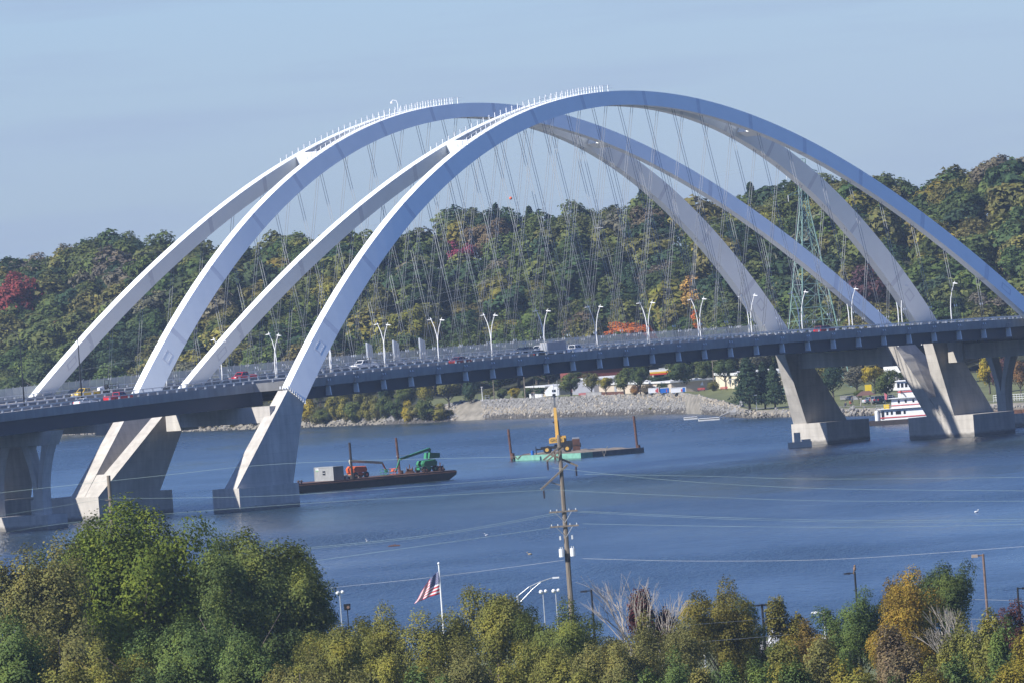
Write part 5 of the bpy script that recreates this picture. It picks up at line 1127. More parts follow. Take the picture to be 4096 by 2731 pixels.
# camper
g = gpx(2212, 1590); t = thing('camper_trailer', 'white camper trailer with sloped nose beside the warehouse', 'camper', (g.x, g.y + 3, g.z), R(-8))
MB().loft([[(x, y, z) for x, z in ((-1.5, .5), (1.7, .5), (1.7, 2.6), (-.6, 2.9), (-1.9, 1.5))] for y in (-1.1, 1.1)]).build('body', M['white'], t); MB().box((.5, -1.12, 1.7), (.9, .06, .6)).build('window', M['glass'], t); MB().box((0, 0, 2.86), (.8, .7, .3)).build('roof_vent', M['white'], t)
for y in (-1, 1): wheel(t, .3, y, .35, .2)
g = gpx(2790, 1564); t = thing('white_tent', 'small white canopy tent beside the cream building', 'tent', (g.x, g.y + 2, g.z))
MB().loft([[(-1.6, -1.3, 1.4), (1.6, -1.3, 1.4), (1.6, 1.3, 1.4), (-1.6, 1.3, 1.4)], [(-1.4, -1.1, 2.4), (1.4, -1.1, 2.4), (1.4, 1.1, 2.4), (-1.4, 1.1, 2.4)], [(-.2, -.2, 3.2), (.2, -.2, 3.2), (.2, .2, 3.2), (-.2, .2, 3.2)]]).build('cover', M['white'], t)
for x in (-1.5, 1.5):
    for y in (-1.2, 1.2): MB().tube((x, y, 0), (x, y, 1.45), .05, n=6).build('leg', M['galv'], t)
# low walls along the path
for px0, px1, m_, lab in ((2318, 2400, 'concrete2', 'low grey concrete wall beside the riverside path'), (2402, 2490, 'rust', 'low dark wall continuing the grey one beside the path'), (2113, 2162, 'offwhite', 'row of pale concrete blocks beside the standing person')):
    g = gpx((px0 + px1) / 2, 1592 if px0 < 2200 else 1585); wq = (px1 - px0) * g.y / FPX; ga, gb = gpx(px0, 1592 if px0 < 2200 else 1586), gpx(px1, 1592 if px0 < 2200 else 1584); e = gb - ga; mm = (ga + gb) / 2; tag(MB().box((mm.x + .5, mm.y, mm.z + .5), (e.length, .35, 1.0), math.atan2(e.y, e.x)).box((mm.x + .5, mm.y, mm.z + 1.04), (e.length, .45, .08), math.atan2(e.y, e.x)).build('low_wall', M[m_], org=tuple(mm)), lab, 'wall')
# poles
def pole(px, y0, y1, m_, lab, r=.14, arm=None, name='utility_pole', cat='pole', lean=0.0, g=None):
    g = g or gpx(px, y1); h = (y1 - y0) * g.y / FPX; t = thing(name, lab, cat, tuple(g)); MB().path([(0, 0, -.3), (lean * .5, 0, h * .5), (lean, 0, h)], [r, r * .85, r * .65], 7).build('pole', M[m_], t)
    if arm: MB().box((arm[0], 0, h - .1), (abs(arm[0]) * 2 + .5, .22, .14)).build('arm', M[arm[1]], t)
    return t
pole(1978, 1522, 1604, 'wood', 'slim wooden pole behind the metal railing'); pole(2102, 1495, 1600, 'wood', 'thick brown pole beside the dark bush', .17); pole(2139, 1520, 1597, 'black', 'thin black lamp pole beside the standing person', .08); pole(1931, 1550, 1609, 'white', 'pale lamp post at the railing on the path end', .10, (.0, 'white'), 'lamp_post', 'lamp post'); pole(2857, 1440, 1556, 'wood', 'wooden pole in front of the cream building', .15, (.5, 'wood')); pole(2233, 1520, 1600, 'galv', 'steel pole beside the camper', .09); pole(3028, 1580, 1643, 'galv', 'thin lamp pole in front of the tall conifers', .09, (-.3, 'galv'), 'lamp_post', 'lamp post'); pole(2410, 1330, 1560, 'wood', 'pale wooden pole with crossarm before the bluff', .15, (.9, 'offwhite'), g=Vector((aty(2412, 1330, 3330).x, 3330, far_z(22, 3330))))
# railing frames at the path end
for px in (1903, 1950):
    g = gpx(px, 1606); rf = MB()
    for dx in (-.5, .5): rf.tube((g.x + dx, g.y, g.z), (g.x + dx, g.y, g.z + 1.5), .05, n=5)
    for z in (.5, 1.0, 1.48): rf.tube((g.x - .5, g.y, g.z + z), (g.x + .5, g.y, g.z + z), .04, n=5)
    tag(rf.build('railing_frame', M['galv'], org=tuple(g)), 'square steel railing frame ' + ('left' if px < 1920 else 'right') + ' of the pale lamp post', 'railing')
# benches
for px, py in ((2806, 1566), (2897, 1562), (2330, 1592)):
    g = gpx(px, py); t = thing('park_bench', 'red park bench ' + {2806: 'by the white tent', 2897: 'before the cream building door', 2330: 'by the grey concrete wall'}[px], 'bench', tuple(g), 0, 'red park benches')
    for k in range(3): MB().box((0, .15 * k, .45), (1.8, .12, .05)).build('seat_slat', M['redp'], t)
    for k in range(3): MB().box((0, .5, .62 + .15 * k), (1.8, .05, .11)).build('back_slat', M['redp'], t)
    for s in (-.75, .75): MB().box((s, .2, .22), (.08, .5, .44)).box((s, .54, .5), (.08, .06, .9)).build('leg', M['black'], t)
# floating dock and ramp
for px0, px1, py, lab in ((2737, 2790, 1676, 'left pale floating dock section near the rocky shore'), (2795, 2878, 1680, 'right pale floating dock section at the ramp foot')):
    g = onz((px0 + px1) / 2, py); wq = (px1 - px0) * g.y / FPX; tag(MB().box((g.x, g.y + 3, .25), (wq, 8, .5)).box((g.x, g.y - .9, .42), (wq + .1, .2, .2)).build('floating_dock', M['offwhite'], org=(g.x, g.y, 0)), lab, 'dock', 'floating dock sections')
g = onz(2880, 1672); tag(MB().hexa([(g.x, g.y, .3), (g.x + 5.5, g.y + 14, 1.9), (g.x + 5.5, g.y + 16, 1.9), (g.x, g.y + 2, .3), (g.x, g.y, .55), (g.x + 5.5, g.y + 14, 2.15), (g.x + 5.5, g.y + 16, 2.15), (g.x, g.y + 2, .55)]).build('dock_ramp', M['offwhite'], org=tuple(g)), 'sloping pale ramp from the floating dock to the park', 'ramp')
g = gpx(2945, 1640); tag(MB().hexa([(g.x - 1.5, g.y - 3, .6), (g.x + 1.3, g.y + 6, g.z + 1.2), (g.x + 2.6, g.y + 6, g.z + 1.2), (g.x - .2, g.y - 3, .6), (g.x - 1.5, g.y - 3, 1.2), (g.x + 1.3, g.y + 6, g.z + 2.1), (g.x + 2.6, g.y + 6, g.z + 2.1), (g.x - .2, g.y - 3, 1.2)]).build('stair_wall', M['concrete2'], org=tuple(g)), 'slanting concrete stair wall at the end of the riprap', 'wall')
# picnic shelter, tables, cars and barriers on the right lawn
g = gpx(3466, 1620); t = thing('picnic_shelter', 'small brown picnic shelter on white posts on the lawn', 'shelter', tuple(g))
MB().loft([[(-2.2, -1.4, 2.3), (2.2, -1.4, 2.3), (2.2, 1.4, 2.3), (-2.2, 1.4, 2.3)], [(-.9, -.1, 3.3), (.9, -.1, 3.3), (.9, .1, 3.3), (-.9, .1, 3.3)]]).build('roof', mat('shelter_roof', (.13, .07, .055), .8), t)
for x in (-1.3, 1.3):
    for y in (-1, 1): MB().tube((x, y, 0), (x * .7, y, 2.35), .12, n=6).build('post', M['paleb'], t)
for px, c, k in ((3490, 'silver', sedan), (3525, 'grey', suv), (3556, 'dark', pickup)):
    g = gpx(px, 1612); t = thing('parked_car', {3490: 'silver sedan parked left of the grey car in the park', 3525: 'grey car parked between the silver sedan and dark pickup', 3556: 'dark pickup parked under the round green tree'}[px], 'car', (g.x, g.y, g.z + .02), R(25 + px % 7), 'cars parked in the riverside park'); k(t, c)
for px in range(3378, 3440, 17):
    g = gpx(px, 1596); tag(MB().prism([(-.3, 0), (.3, 0), (.12, .35), (.08, .85), (-.08, .85), (-.12, .35)], 'x', -1.0, 1.0).build('concrete_barrier', M['concrete2']), 'pale concrete barrier at the back of the lawn', 'barrier', 'concrete barriers behind the lawn').location = tuple(g)
g = gpx(3475, 1578); tag(MB().box((0, 0, 1.6), (1.5, .9, 1.5)).box((-.4, 0, .5), (.12, .12, 1.0)).box((.4, 0, .5), (.12, .12, 1.0)).build('yellow_sign', mat('sign_yellow', (.7, .5, .02), .5)), 'yellow equipment box standing at the back of the park', 'sign').location = tuple(g)
# wharf railing at right
a, b = gpx(3975, 1608), gpx(4110, 1600); wr = MB(); a.z = b.z = max(a.z, b.z)
for k in range(14):
    p = a.lerp(b, k / 13); wr.tube(p, p + Vector((0, 0, 1.5)), .06, n=5)
for z in (.5, 1.0, 1.5): wr.tube(a + Vector((0, 0, z)), b + Vector((0, 0, z)), .05, n=5)
tag(wr.build('wharf_railing', M['offwhite'], org=tuple(a)), 'pale three-bar railing along the far wharf by the cargo barge', 'railing')
# --- lattice transmission tower
TY = 2960.0; tp = aty(3207, 636, TY); tb_ = aty(3252, 1330, TY); tz0 = far_z(tb_.x, TY); TX = (tp.x * .35 + tb_.x * .65)
M['tgreen'] = mat('tower_green', (0.22, 0.34, 0.28), 0.5, 0.2, var=0.08, scale=.5)
t = thing('transmission_tower', 'tall green lattice transmission tower between the descending ribs', 'tower', (TX, TY, tz0)); TH_ = tp.z - tz0
zb_ = aty(3252, 1320, TY).z - tz0; wbm = (aty(3312, 1320, TY).x - aty(3192, 1320, TY).x) / 2   # half width seen at that height
def thw(z): return max(.75, wbm * (1 - (z - zb_) / (TH_ * .80 - zb_)) + .75) if z < TH_ * .80 else .75
lv = [0, 7, 13.5, 19.5, 25, 30, 34.5, 38.5, 42, 45.2]; lv = [z for z in lv if z < TH_ - 3] + [TH_]
an = R(20)
def tc_(z, k): h = thw(z) * 1.05; x, y = ((-h, -h), (h, -h), (h, h), (-h, h))[k]; return (x * math.cos(an) - y * math.sin(an), x * math.sin(an) + y * math.cos(an), z)
for k in range(4): MB().path([tc_(z, k) for z in lv], [.17] * (len(lv) - 3) + [.12, .12, .1], 5).build('leg', M['tgreen'], t)
for i in range(len(lv) - 1):
    pn = MB()
    for k in range(4):
        pn.tube(tc_(lv[i], k), tc_(lv[i + 1], (k + 1) % 4), .07, n=4); pn.tube(tc_(lv[i], (k + 1) % 4), tc_(lv[i + 1], k), .07, n=4); pn.tube(tc_(lv[i + 1], k), tc_(lv[i + 1], (k + 1) % 4), .07, n=4)
        if i < 4:
            m0 = [(p + q) / 2 for p, q in zip(tc_(lv[i], k), tc_(lv[i + 1], k))]; m1 = [(p + q) / 2 for p, q in zip(tc_(lv[i], (k + 1) % 4), tc_(lv[i + 1], (k + 1) % 4))]; pn.tube(m0, m1, .06, n=4)
    tag(pn.build('bracing_panel', M['tgreen'], t), kind='stuff')
for z in (aty(3200, 780, TY).z - tz0, aty(3200, 690, TY).z - tz0):
    for s in (-1, 1):
        cr = MB(); tip = (s * 4.3 * math.cos(an + .2), s * 4.3 * math.sin(an + .2) , z + .1)
        for y in (-.6, .6): cr.tube((0, y, z), tip, .08, n=4); cr.tube((0, y, z + 1.4), tip, .07, n=4)
        cr.build('cross_arm', M['tgreen'], t); MB().tube(tip, (tip[0], tip[1], tip[2] - 1.5), .10, n=6).build('insulator', M['offwhite'], t)
tw = []
def wire(pts, r, lab, m_='cable', grp=None, name='power_line'):
    tag(MB().path(pts, r, 4).build(name, M[m_], org=tuple(pts[0])), lab, 'power line', grp)
def sag(a, b, s, n=14): return [tuple(Vector(a).lerp(Vector(b), i / n) - Vector((0, 0, s * 4 * (i / n) * (1 - i / n)))) for i in range(n + 1)]
at = (TX, TY, tz0 + TH_ - 1); far_t = aty(-150, 1085, 3600)
wl_ = sag(at, far_t, 2.0); wire(wl_, .014, 'thin high power line from the lattice tower across the sky', 'cable', 'high power lines of the tower')
z1 = aty(3200, 780, TY).z; wire(sag((TX - 4, TY, z1 - 1.3), aty(200, 1560, 3150), 3.0), .013, 'thin power line from the tower arm crossing before the bluff', 'cable', 'high power lines of the tower')
wire(sag((TX - 4, TY, z1 - .6), aty(200, 1500, 3150), 3.0), .013, 'upper power line from the tower arm crossing before the bluff', 'cable', 'high power lines of the tower')
bp_ = aty(2043, 794, 3190); tag(MB().ball(tuple(bp_), .40, 12, 8).build('marker_ball', mat('ball_orange', (.75, .13, .05), .5, var=0), org=tuple(bp_), smooth=True), 'orange aviation marker ball hanging in the sky between the arches', 'marker ball')
wire(sag((TX, TY, tz0 + TH_ - .3), tuple(bp_ + Vector((0, 0, -.0))), .5), .012, 'ground wire from the tower top to the marker ball', 'cable'); wire(sag(tuple(bp_), aty(600, 1045, 3500), .8), .012, 'ground wire running on from the marker ball', 'cable')
# --- people on the far shore
def person(px, py, rz, top, legs, lab, sit=False, g=None):
    g = g or gpx(px, py); me = bpy.data.meshes.new('body'); k = .45 if sit else 0
    J = [(0, 0, .92 - k), (0, 0, 1.15 - k), (0, 0, 1.42 - k), (0, 0, 1.52 - k), (0, .02, 1.66 - k), (0, .0, 1.76 - k), (.20, 0, 1.40 - k), (.27, -.04, 1.12 - k), (.25, -.14, .88 - k), (-.20, 0, 1.40 - k), (-.27, -.04, 1.12 - k), (-.25, -.14, .88 - k)]
    if sit: J += [(.10, -.05, .45), (.12, -.48, .48), (.12, -.50, .06), (.12, -.62, .03), (-.10, -.05, .45), (-.12, -.48, .48), (-.12, -.50, .06), (-.12, -.62, .03)]
    else: J += [(.10, 0, .86), (.12, -.02, .48), (.13, .03, .07), (.13, -.15, .03), (-.10, 0, .86), (-.12, .04, .48), (-.13, .08, .07), (-.13, -.10, .03)]
    Ed = [(0, 1), (1, 2), (2, 3), (3, 4), (4, 5), (2, 6), (6, 7), (7, 8), (2, 9), (9, 10), (10, 11), (0, 12), (12, 13), (13, 14), (14, 15), (0, 16), (16, 17), (17, 18), (18, 19)]
    Rr = [.15, .14, .16, .06, .10, .08, .07, .055, .04, .07, .055, .04, .10, .075, .05, .04, .10, .075, .05, .04]
    me.from_pydata(J, Ed, []); o = bpy.data.objects.new('person', me); SC.collection.objects.link(o)
    md = o.modifiers.new('skin', 'SKIN')
    for i, sv in enumerate(me.skin_vertices[0].data): sv.radius = (Rr[i], Rr[i]); sv.use_root = (i == 0)
    o.modifiers.new('sub', 'SUBSURF').levels = 1; bpy.context.view_layer.update()
    nm = bpy.data.meshes.new_from_object(o.evaluated_get(bpy.context.evaluated_depsgraph_get())); bpy.data.objects.remove(o)
    nm.materials.clear(); skin = bpy.data.materials.get('skin') or mat('skin', (.42, .26, .19), .6, var=0)
    for m_ in (top, legs, skin): nm.materials.append(m_)
    for pl in nm.polygons:
        c = pl.center; pl.material_index = 2 if (c.z > 1.50 - k or (abs(c.x) > .19 and c.z < 1.05 - k and c.z > .8 - k)) else (0 if c.z > .95 - k else 1); pl.use_smooth = True
    o = bpy.data.objects.new('person', nm); SC.collection.objects.link(o); o.location = tuple(g); o.rotation_euler = (0, 0, rz); tag(o, lab, 'person')
    h_ = MB().ball((0, .03, 1.74 - k), .115, 10, 6, (1, 1, .85)).build('hair', bpy.data.materials.get('hair') or mat('hair', (.05, .035, .025), .8, var=0), o, smooth=True)
    return o
navy = mat('navy_cloth', (.03, .035, .06), .9, var=.1); grey_c = mat('grey_cloth', (.12, .12, .13), .9, var=.1); orange_c = mat('orange_cloth', (.45, .14, .06), .9, var=.1)
person(2130, 1599, .3, navy, grey_c, 'person in dark clothes standing beside the pale concrete blocks'); person(2137, 1598, -.6, grey_c, navy, 'second person in grey standing at the thin black lamp pole')
person(3402, 1622, .4, orange_c, navy, 'person in orange top seated on the lawn', True); person(3383, 1628, -.4, navy, grey_c, 'person in dark clothes seated at the lawn edge', True); person(3410, 1616, 0, grey_c, navy, 'person in grey standing on the lawn by the seated people')
# ================================================================== near shore: trees, poles, flag, wires
F_ = 4096 / 2352.0
NP = [make_tree('riverside_tree', 500 + i, ('big', 'big', 'big', 'big', 'big')[i], 20, 6.0, 40000, 0.25, .04, th=.65) for i in range(5)]
NB = [make_tree('riverside_bush', 530 + i, 'big', 12, 3.2, 18000, 0.22, .04, th=.6) for i in range(3)]
NU = [make_tree('upright_tree', 560 + i, 'tall', 13, 2.4, 13000, 0.21, .04) for i in range(2)]
ng = random.Random(77)
def near_tree(pt, x, ytop, w, Y, col, lab, group='trees of the near bank', cat='tree'):
    Y = 965 + (Y - 1255) * 1.0
    p = aty(x * F_, ytop * F_, Y); z0 = near_z(p.x, Y) - .2; h = p.z - z0; c = PAL[col] if isinstance(col, str) else col
    return place_tree(pt, (p.x, Y, z0), ng.uniform(0, 6.28), h * 1.02, max(w * F_ * Y / FPX * .5, h * (.29 if pt in NP else (.25 if pt in NB else .17))), c, lab, group, cat)
NG = {k: tuple(1.15 * q for q in v) for k, v in {'lush': (0.115, 0.150, 0.030), 'mid': (0.130, 0.155, 0.045), 'sun': (0.185, 0.185, 0.050), 'oliv': (0.170, 0.165, 0.060), 'shade': (0.085, 0.115, 0.040), 'gold': (0.22, 0.19, 0.04), 'ogold': (0.27, 0.19, 0.04), 'grn2': (0.105, 0.150, 0.050)}.items()}
for i, (k, x, yt, w, Y, c, lab) in enumerate([
        (0, 300, 1152, 250, 1440, 'lush', 'tallest lush green tree on the near bank beside the wooden pole'), (3, 408, 1150, 150, 1450, 'lush', 'tall narrow green tree joined to the tallest one'), (1, 70, 1245, 210, 1430, 'oliv', 'rounded olive tree left of the tallest green tree'), (2, 185, 1235, 170, 1455, 'mid', 'mid green tree between the olive tree and the tallest one'),
        (2, 600, 1225, 230, 1450, 'mid', 'grey-green tree with open crown right of the tallest tree'), (1, 690, 1300, 170, 1440, 'mid', 'spreading tree at the right flank of the grey-green one'), (3, 520, 1270, 150, 1400, 'shade', 'shaded dark tree between the tallest and grey-green trees'), (0, 545, 1235, 170, 1440, 'shade', 'dark leafy tree filling the dip beside the tallest trees'), (3, 240, 1195, 150, 1450, 'lush', 'lush green tree on the flank of the tallest tree'), (4, 130, 1400, 240, 1340, 'oliv', 'low olive tree in front of the rounded olive tree'), (1, 20, 1420, 150, 1320, 'grn2', 'green tree at the frame edge below the olive trees'),
        (2, 420, 1420, 260, 1330, 'grn2', 'broad green tree in front of the tallest tree'), (4, 250, 1470, 200, 1310, 'sun', 'sunlit yellow-green tree low in front of the tall trees'), (1, 570, 1450, 190, 1320, 'grn2', 'green tree in front of the grey-green tree'), (0, 850, 1392, 120, 1420, 'sun', 'yellowing tree left of the flag'), (2, 770, 1440, 150, 1390, 'sun', 'sunlit tree below the loudspeaker pole'), (4, 690, 1490, 210, 1300, 'oliv', 'olive tree with feathery top in front of the yellowing tree'),
        (1, 1010, 1405, 220, 1400, 'sun', 'broad sunlit olive tree under the flag'), (2, 1130, 1352, 190, 1410, 'sun', 'tall sunlit tree just right of the flagpole'), (0, 1290, 1380, 170, 1400, 'mid', 'green tree wrapping the foot of the utility pole'), (3, 1210, 1400, 130, 1420, 'shade', 'dark shaded tree behind the grey street light'), (4, 900, 1465, 200, 1320, 'sun', 'low sunlit tree left of the broad olive tree'), (1, 1060, 1480, 230, 1300, 'oliv', 'olive tree low in front of the flag tree'), (2, 1250, 1475, 200, 1310, 'sun', 'sunlit tree in front of the utility pole tree'),
        (4, 1450, 1408, 220, 1370, 'oliv', 'feathery olive tree under the bare tree'), (1, 1560, 1425, 190, 1390, 'oliv', 'rounded olive tree left of the tall golden tree'), (0, 1640, 1333, 170, 1440, (.19, .17, .045), 'tall golden-green tree behind the black lamps'), (3, 1715, 1375, 100, 1450, 'shade', 'slender dark tree at the flank of the golden one'), (2, 1400, 1480, 220, 1300, 'oliv', 'olive tree low under the feathery one'), (4, 1580, 1490, 190, 1290, 'grn2', 'green tree in front of the rounded olive tree'),
        (1, 2075, 1310, 190, 1420, 'ogold', 'golden orange tree on the right of the bank'), (2, 2160, 1298, 130, 1430, 'shade', 'dark green tree touching the golden orange tree'), (0, 1965, 1352, 150, 1430, 'grn2', 'green tree behind the lamp with the hawk')]):
    near_tree(NP[k], x, yt, w, Y, NG[c] if isinstance(c, str) else c, lab)
for i, (k, x, yt, w, Y, c, lab) in enumerate([
        (0, 1790, 1375, 60, 1440, (.22, .20, .05), 'small yellow tree left of the white street light'), (1, 1850, 1425, 130, 1430, (.23, .17, .05), 'row bush of orange-yellow leaves left of the white street light'), (0, 1920, 1430, 110, 1435, (.21, .18, .05), 'orange-yellow bush right of the white street light'), (1, 2330, 1382, 60, 1400, (.12, .055, .05), 'dark red rounded bush by the black lamp'), (0, 2045, 1445, 120, 1290, (.21, .165, .10), 'withered pinkish brown sumac bush'), (1, 2090, 1490, 110, 1270, (.20, .16, .09), 'second withered brown sumac bush lower down'),
        (0, 1478, 1358, 40, 1425, (.10, .035, .035), 'dark red creeper bush around the bare tree foot'), (2, 1880, 1470, 170, 1290, 'oliv', 'olive bush in front of the orange-yellow row'), (0, 1790, 1480, 130, 1300, 'sun', 'yellow-green upright bush left of the white van'), (1, 1930, 1520, 150, 1260, 'gold', 'yellow bush low in front of the sumac'), (2, 1700, 1520, 130, 1270, 'grn2', 'green bush in front of the parking lot'), (0, 1830, 1530, 150, 1255, 'grn2', 'green bush below the white van'),
        (1, 2200, 1505, 170, 1270, 'grn2', 'green bush right of the sumac'), (2, 2130, 1545, 150, 1255, 'gold', 'yellow bush under the sumac'), (0, 2310, 1530, 160, 1250, 'gold', 'yellow bush at the right frame edge'), (1, 2050, 1560, 140, 1240, 'shade', 'dark bush under the withered sumac'), (2, 1980, 1550, 150, 1245, 'sun', 'sunny bush between the sumac and the yellow bush'), (0, 1620, 1540, 170, 1260, 'oliv', 'olive bush left of the parking lot gap'), (1, 1480, 1545, 190, 1255, 'grn2', 'green bush low beneath the feathery olive tree'), (2, 1330, 1545, 190, 1260, 'sun', 'sunlit bush low beneath the pole trees'),
        (0, 1160, 1545, 200, 1255, 'sun', 'sunlit bush low beneath the flag trees'), (1, 960, 1540, 220, 1255, 'grn2', 'green bush low left of the flag trees'), (2, 780, 1545, 200, 1260, 'oliv', 'olive bush low beneath the yellowing tree'), (0, 560, 1540, 220, 1260, 'shade', 'shaded bush low beneath the grey-green tree'), (1, 330, 1545, 200, 1260, 'shade', 'dark bush low beneath the tallest tree'), (2, 150, 1540, 220, 1265, 'sun', 'sunlit bush low beneath the olive trees'), (0, 20, 1535, 160, 1265, 'grn2', 'green bush at the lower frame corner by the olive trees')]):
    near_tree(NB[k], x, yt, w, Y, NG[c] if isinstance(c, str) else c, lab, 'bushes of the near bank', 'bush')
for i, (x, yt, w, Y, c, lab) in enumerate([(2215, 1415, 90, 1330, 'sun', 'upright yellow-green tree right of the short wire pole'), (2265, 1395, 80, 1320, 'sun', 'upright yellow-green tree before the brown lamp post'), (2305, 1425, 90, 1310, 'grn2', 'upright green tree near the dark red bush'), (2170, 1455, 90, 1300, 'sun', 'upright tree under the short wire pole'), (2345, 1440, 80, 1300, 'gold', 'upright yellow tree at the right frame edge')]):
    near_tree(NU[i % 2], x, yt, w, Y, NG[c], lab, 'upright trees of the near bank')
# bare trees
def bare_tree(x, ytop, Y, seed, lab, spread=.55, m_='paleb'):
    Y = 965 + (Y - 1255) * 1.0
    p = aty(x * F_, ytop * F_, Y); z0 = near_z(p.x, Y); h = p.z - z0; g = random.Random(seed); t = thing('bare_tree', lab, 'tree', (p.x, Y, z0)); tr = MB(); tw = MB()
    def grow(a, d, l, r, n, mb):
        b = a + d * l; mid = a + d * l * .5 + Vector((g.uniform(-.06, .06), g.uniform(-.06, .06), 0)) * l; mb.path([a, mid, b], [r, r * .85, r * .65], 5 if r > .05 else 3)
        if n == 0: return
        for k in range(3 if n > 1 else 4):
            dd = (d + Vector((g.uniform(-1, 1) * spread, g.uniform(-1, 1) * spread, g.uniform(-.15, .35)))).normalized(); grow(a + d * l * g.uniform(.55, 1.0), dd, l * g.uniform(.55, .75), max(r * .55, .012), n - 1, tw if n < 4 else mb)
    for k in range(3): grow(Vector((0, 0, -.2)), Vector((g.uniform(-.22, .22), g.uniform(-.2, .2), 1)).normalized(), h * .42, .16, 4, tr)
    tr.build('trunk', M[m_], t); tag(tw.build('twigs', M[m_], t), kind='stuff')
bare_tree(1482, 1275, 1420, 4, 'leafless grey-brown tree standing above the feathery olive tree'); bare_tree(2192, 1375, 1390, 9, 'small leafless pale shrub right of the golden orange tree', .45)
# ---------------- poles and lamps
def at2(x, y, Y): return aty(x * F_, y * F_, Y)
def near_lamp(x, yt, Y_, m_, lab, kind, s=-1, name='lamp_post', r=.11, cat='lamp post'):
    Y = Y_ - 140; p = at2(x, yt, Y); z0 = near_z(p.x, Y); h = p.z - z0; t = thing(name, lab, cat, (p.x, Y, z0), 0, 'lamps of the near bank'); MB().path([(0, 0, -.2), (0, 0, h)], [r * 1.15, r * .9], 8).build('pole', M[m_], t)
    if kind == 'shoe': MB().tube((0, 0, h - .12), (s * .5, 0, h - .12), .05, n=6).build('arm', M[m_], t); MB().hexa([(s * .45, -.22, h - .25), (s * 1.15, -.2, h - .20), (s * 1.15, .2, h - .20), (s * .45, .22, h - .25), (s * .45, -.2, h - .02), (s * 1.1, -.15, h - .08), (s * 1.1, .15, h - .08), (s * .45, .2, h - .02)]).build('luminaire', M[m_], t)
    if kind == 'double':
        for q in (-1, 1): MB().hexa([(q * .1, -.2, h - .22), (q * 1.15, -.18, h - .18), (q * 1.15, .18, h - .18), (q * .1, .2, h - .22), (q * .1, -.18, h - .02), (q * 1.1, -.12, h - .06), (q * 1.1, .12, h - .06), (q * .1, .18, h - .02)]).build('luminaire', M[m_], t)
    if kind == 'box': MB().box((s * .35, 0, h - .14), (.5, .12, .14)).build('arm', M[m_], t); MB().box((s * .85, 0, h - .16), (.62, .42, .30)).build('luminaire', mat('lamp_box_tan', (.42, .33, .27), .6), t)
    if kind == 'cobra': MB().path([(0, 0, h - .25), (s * .4, 0, h - .05), (s * .7, 0, h)], .05, 6).build('arm', M[m_], t); MB().hexa([(s * .6, -.2, h - .12), (s * 1.3, -.15, h - .1), (s * 1.3, .15, h - .1), (s * .6, .2, h - .12), (s * .65, -.15, h + .12), (s * 1.2, -.1, h + .06), (s * 1.2, .1, h + .06), (s * .65, .15, h + .12)]).build('luminaire', M['white'], t)
    if kind == 'spot': MB().ball((s * .2, 0, h), .22, 8, 6).ball((-s * .3, 0, h + .05), .18, 8, 6).build('spotlight', M['white'], t)
    return t, p, h
br = mat('lamp_brown', (.20, .13, .10), .5, var=.05); M['lbrown'] = br
th_, hp_, hh_ = near_lamp(1963, 1312, 1400, 'black', 'black lamp post with a hawk perched on it', 'shoe')
near_lamp(2258, 1271, 1380, 'lbrown', 'tall brown lamp post with boxy tan head', 'box', r=.13); near_lamp(2337, 1348, 1390, 'black', 'black lamp post beside the dark red bush', 'shoe', 1); near_lamp(1750, 1386, 1380, 'black', 'black lamp post with two heads', 'double', r=.13); near_lamp(1716, 1420, 1340, 'black', 'black lamp post with one head before the golden tree', 'shoe', 1, r=.13)
near_lamp(1892, 1404, 1390, 'offwhite', 'white street light among orange-yellow bushes', 'cobra'); near_lamp(1612, 1411, 1350, 'offwhite', 'white street light in the olive trees', 'cobra'); near_lamp(1466, 1400, 1355, 'offwhite', 'plain white post under the bare tree', 'none', cat='post', name='white_post'); near_lamp(1358, 1353, 1415, 'black', 'black lamp post right of the utility pole', 'shoe')
near_lamp(1247, 1358, 1440, 'galv', 'small white floodlight pole left of the utility pole', 'spot', r=.07); near_lamp(1276, 1356, 1445, 'galv', 'small white floodlight pole next to the utility pole', 'spot', r=.07); near_lamp(780, 1360, 1445, 'galv', 'white floodlight pole above the yellowing tree', 'spot', r=.07)
t, p, h = near_lamp(797, 1388, 1440, 'black', 'black loudspeaker box on a pole', 'none', r=.06, cat='loudspeaker', name='loudspeaker_pole'); MB().hexa([(-.32, -.25, h - .55), (.32, -.25, h - .55), (.32, .25, h - .55), (-.32, .25, h - .55), (-.36, -.3, h + .1), (.36, -.3, h + .1), (.36, .3, h + .1), (-.36, .3, h + .1)]).build('speaker_box', M['black'], t); MB().tube((.1, -.31, h - .25), (.1, -.24, h - .25), .16, n=10).build('speaker_cone', M['lbrown'], t)
# street light with long curved arm
p = at2(1189, 1366, 1280); z0 = near_z(p.x, 1280); h = p.z - z0; t = thing('street_light', 'grey street light with long upswept arm left of the utility pole', 'street light', (p.x, 1280, z0)); MB().path([(0, 0, -.2), (0, 0, h)], [.17, .14], 10).build('pole', M['galv'], t); MB().path([(0, 0, h - .1), (1.2, 0, h + .75), (2.4, 0, h + 1.2), (3.6, 0, h + 1.5)], .045, 6).path([(.1, 0, h - .8), (1.6, 0, h + .55), (2.5, 0, h + 1.2)], .03, 6).tube((1.4, 0, h + .85), (1.4, 0, h + .4), .04, n=5).build('arm', M['galv'], t); MB().box((4.0, 0, h + 1.5), (.7, .3, .16)).build('luminaire', M['white'], t)
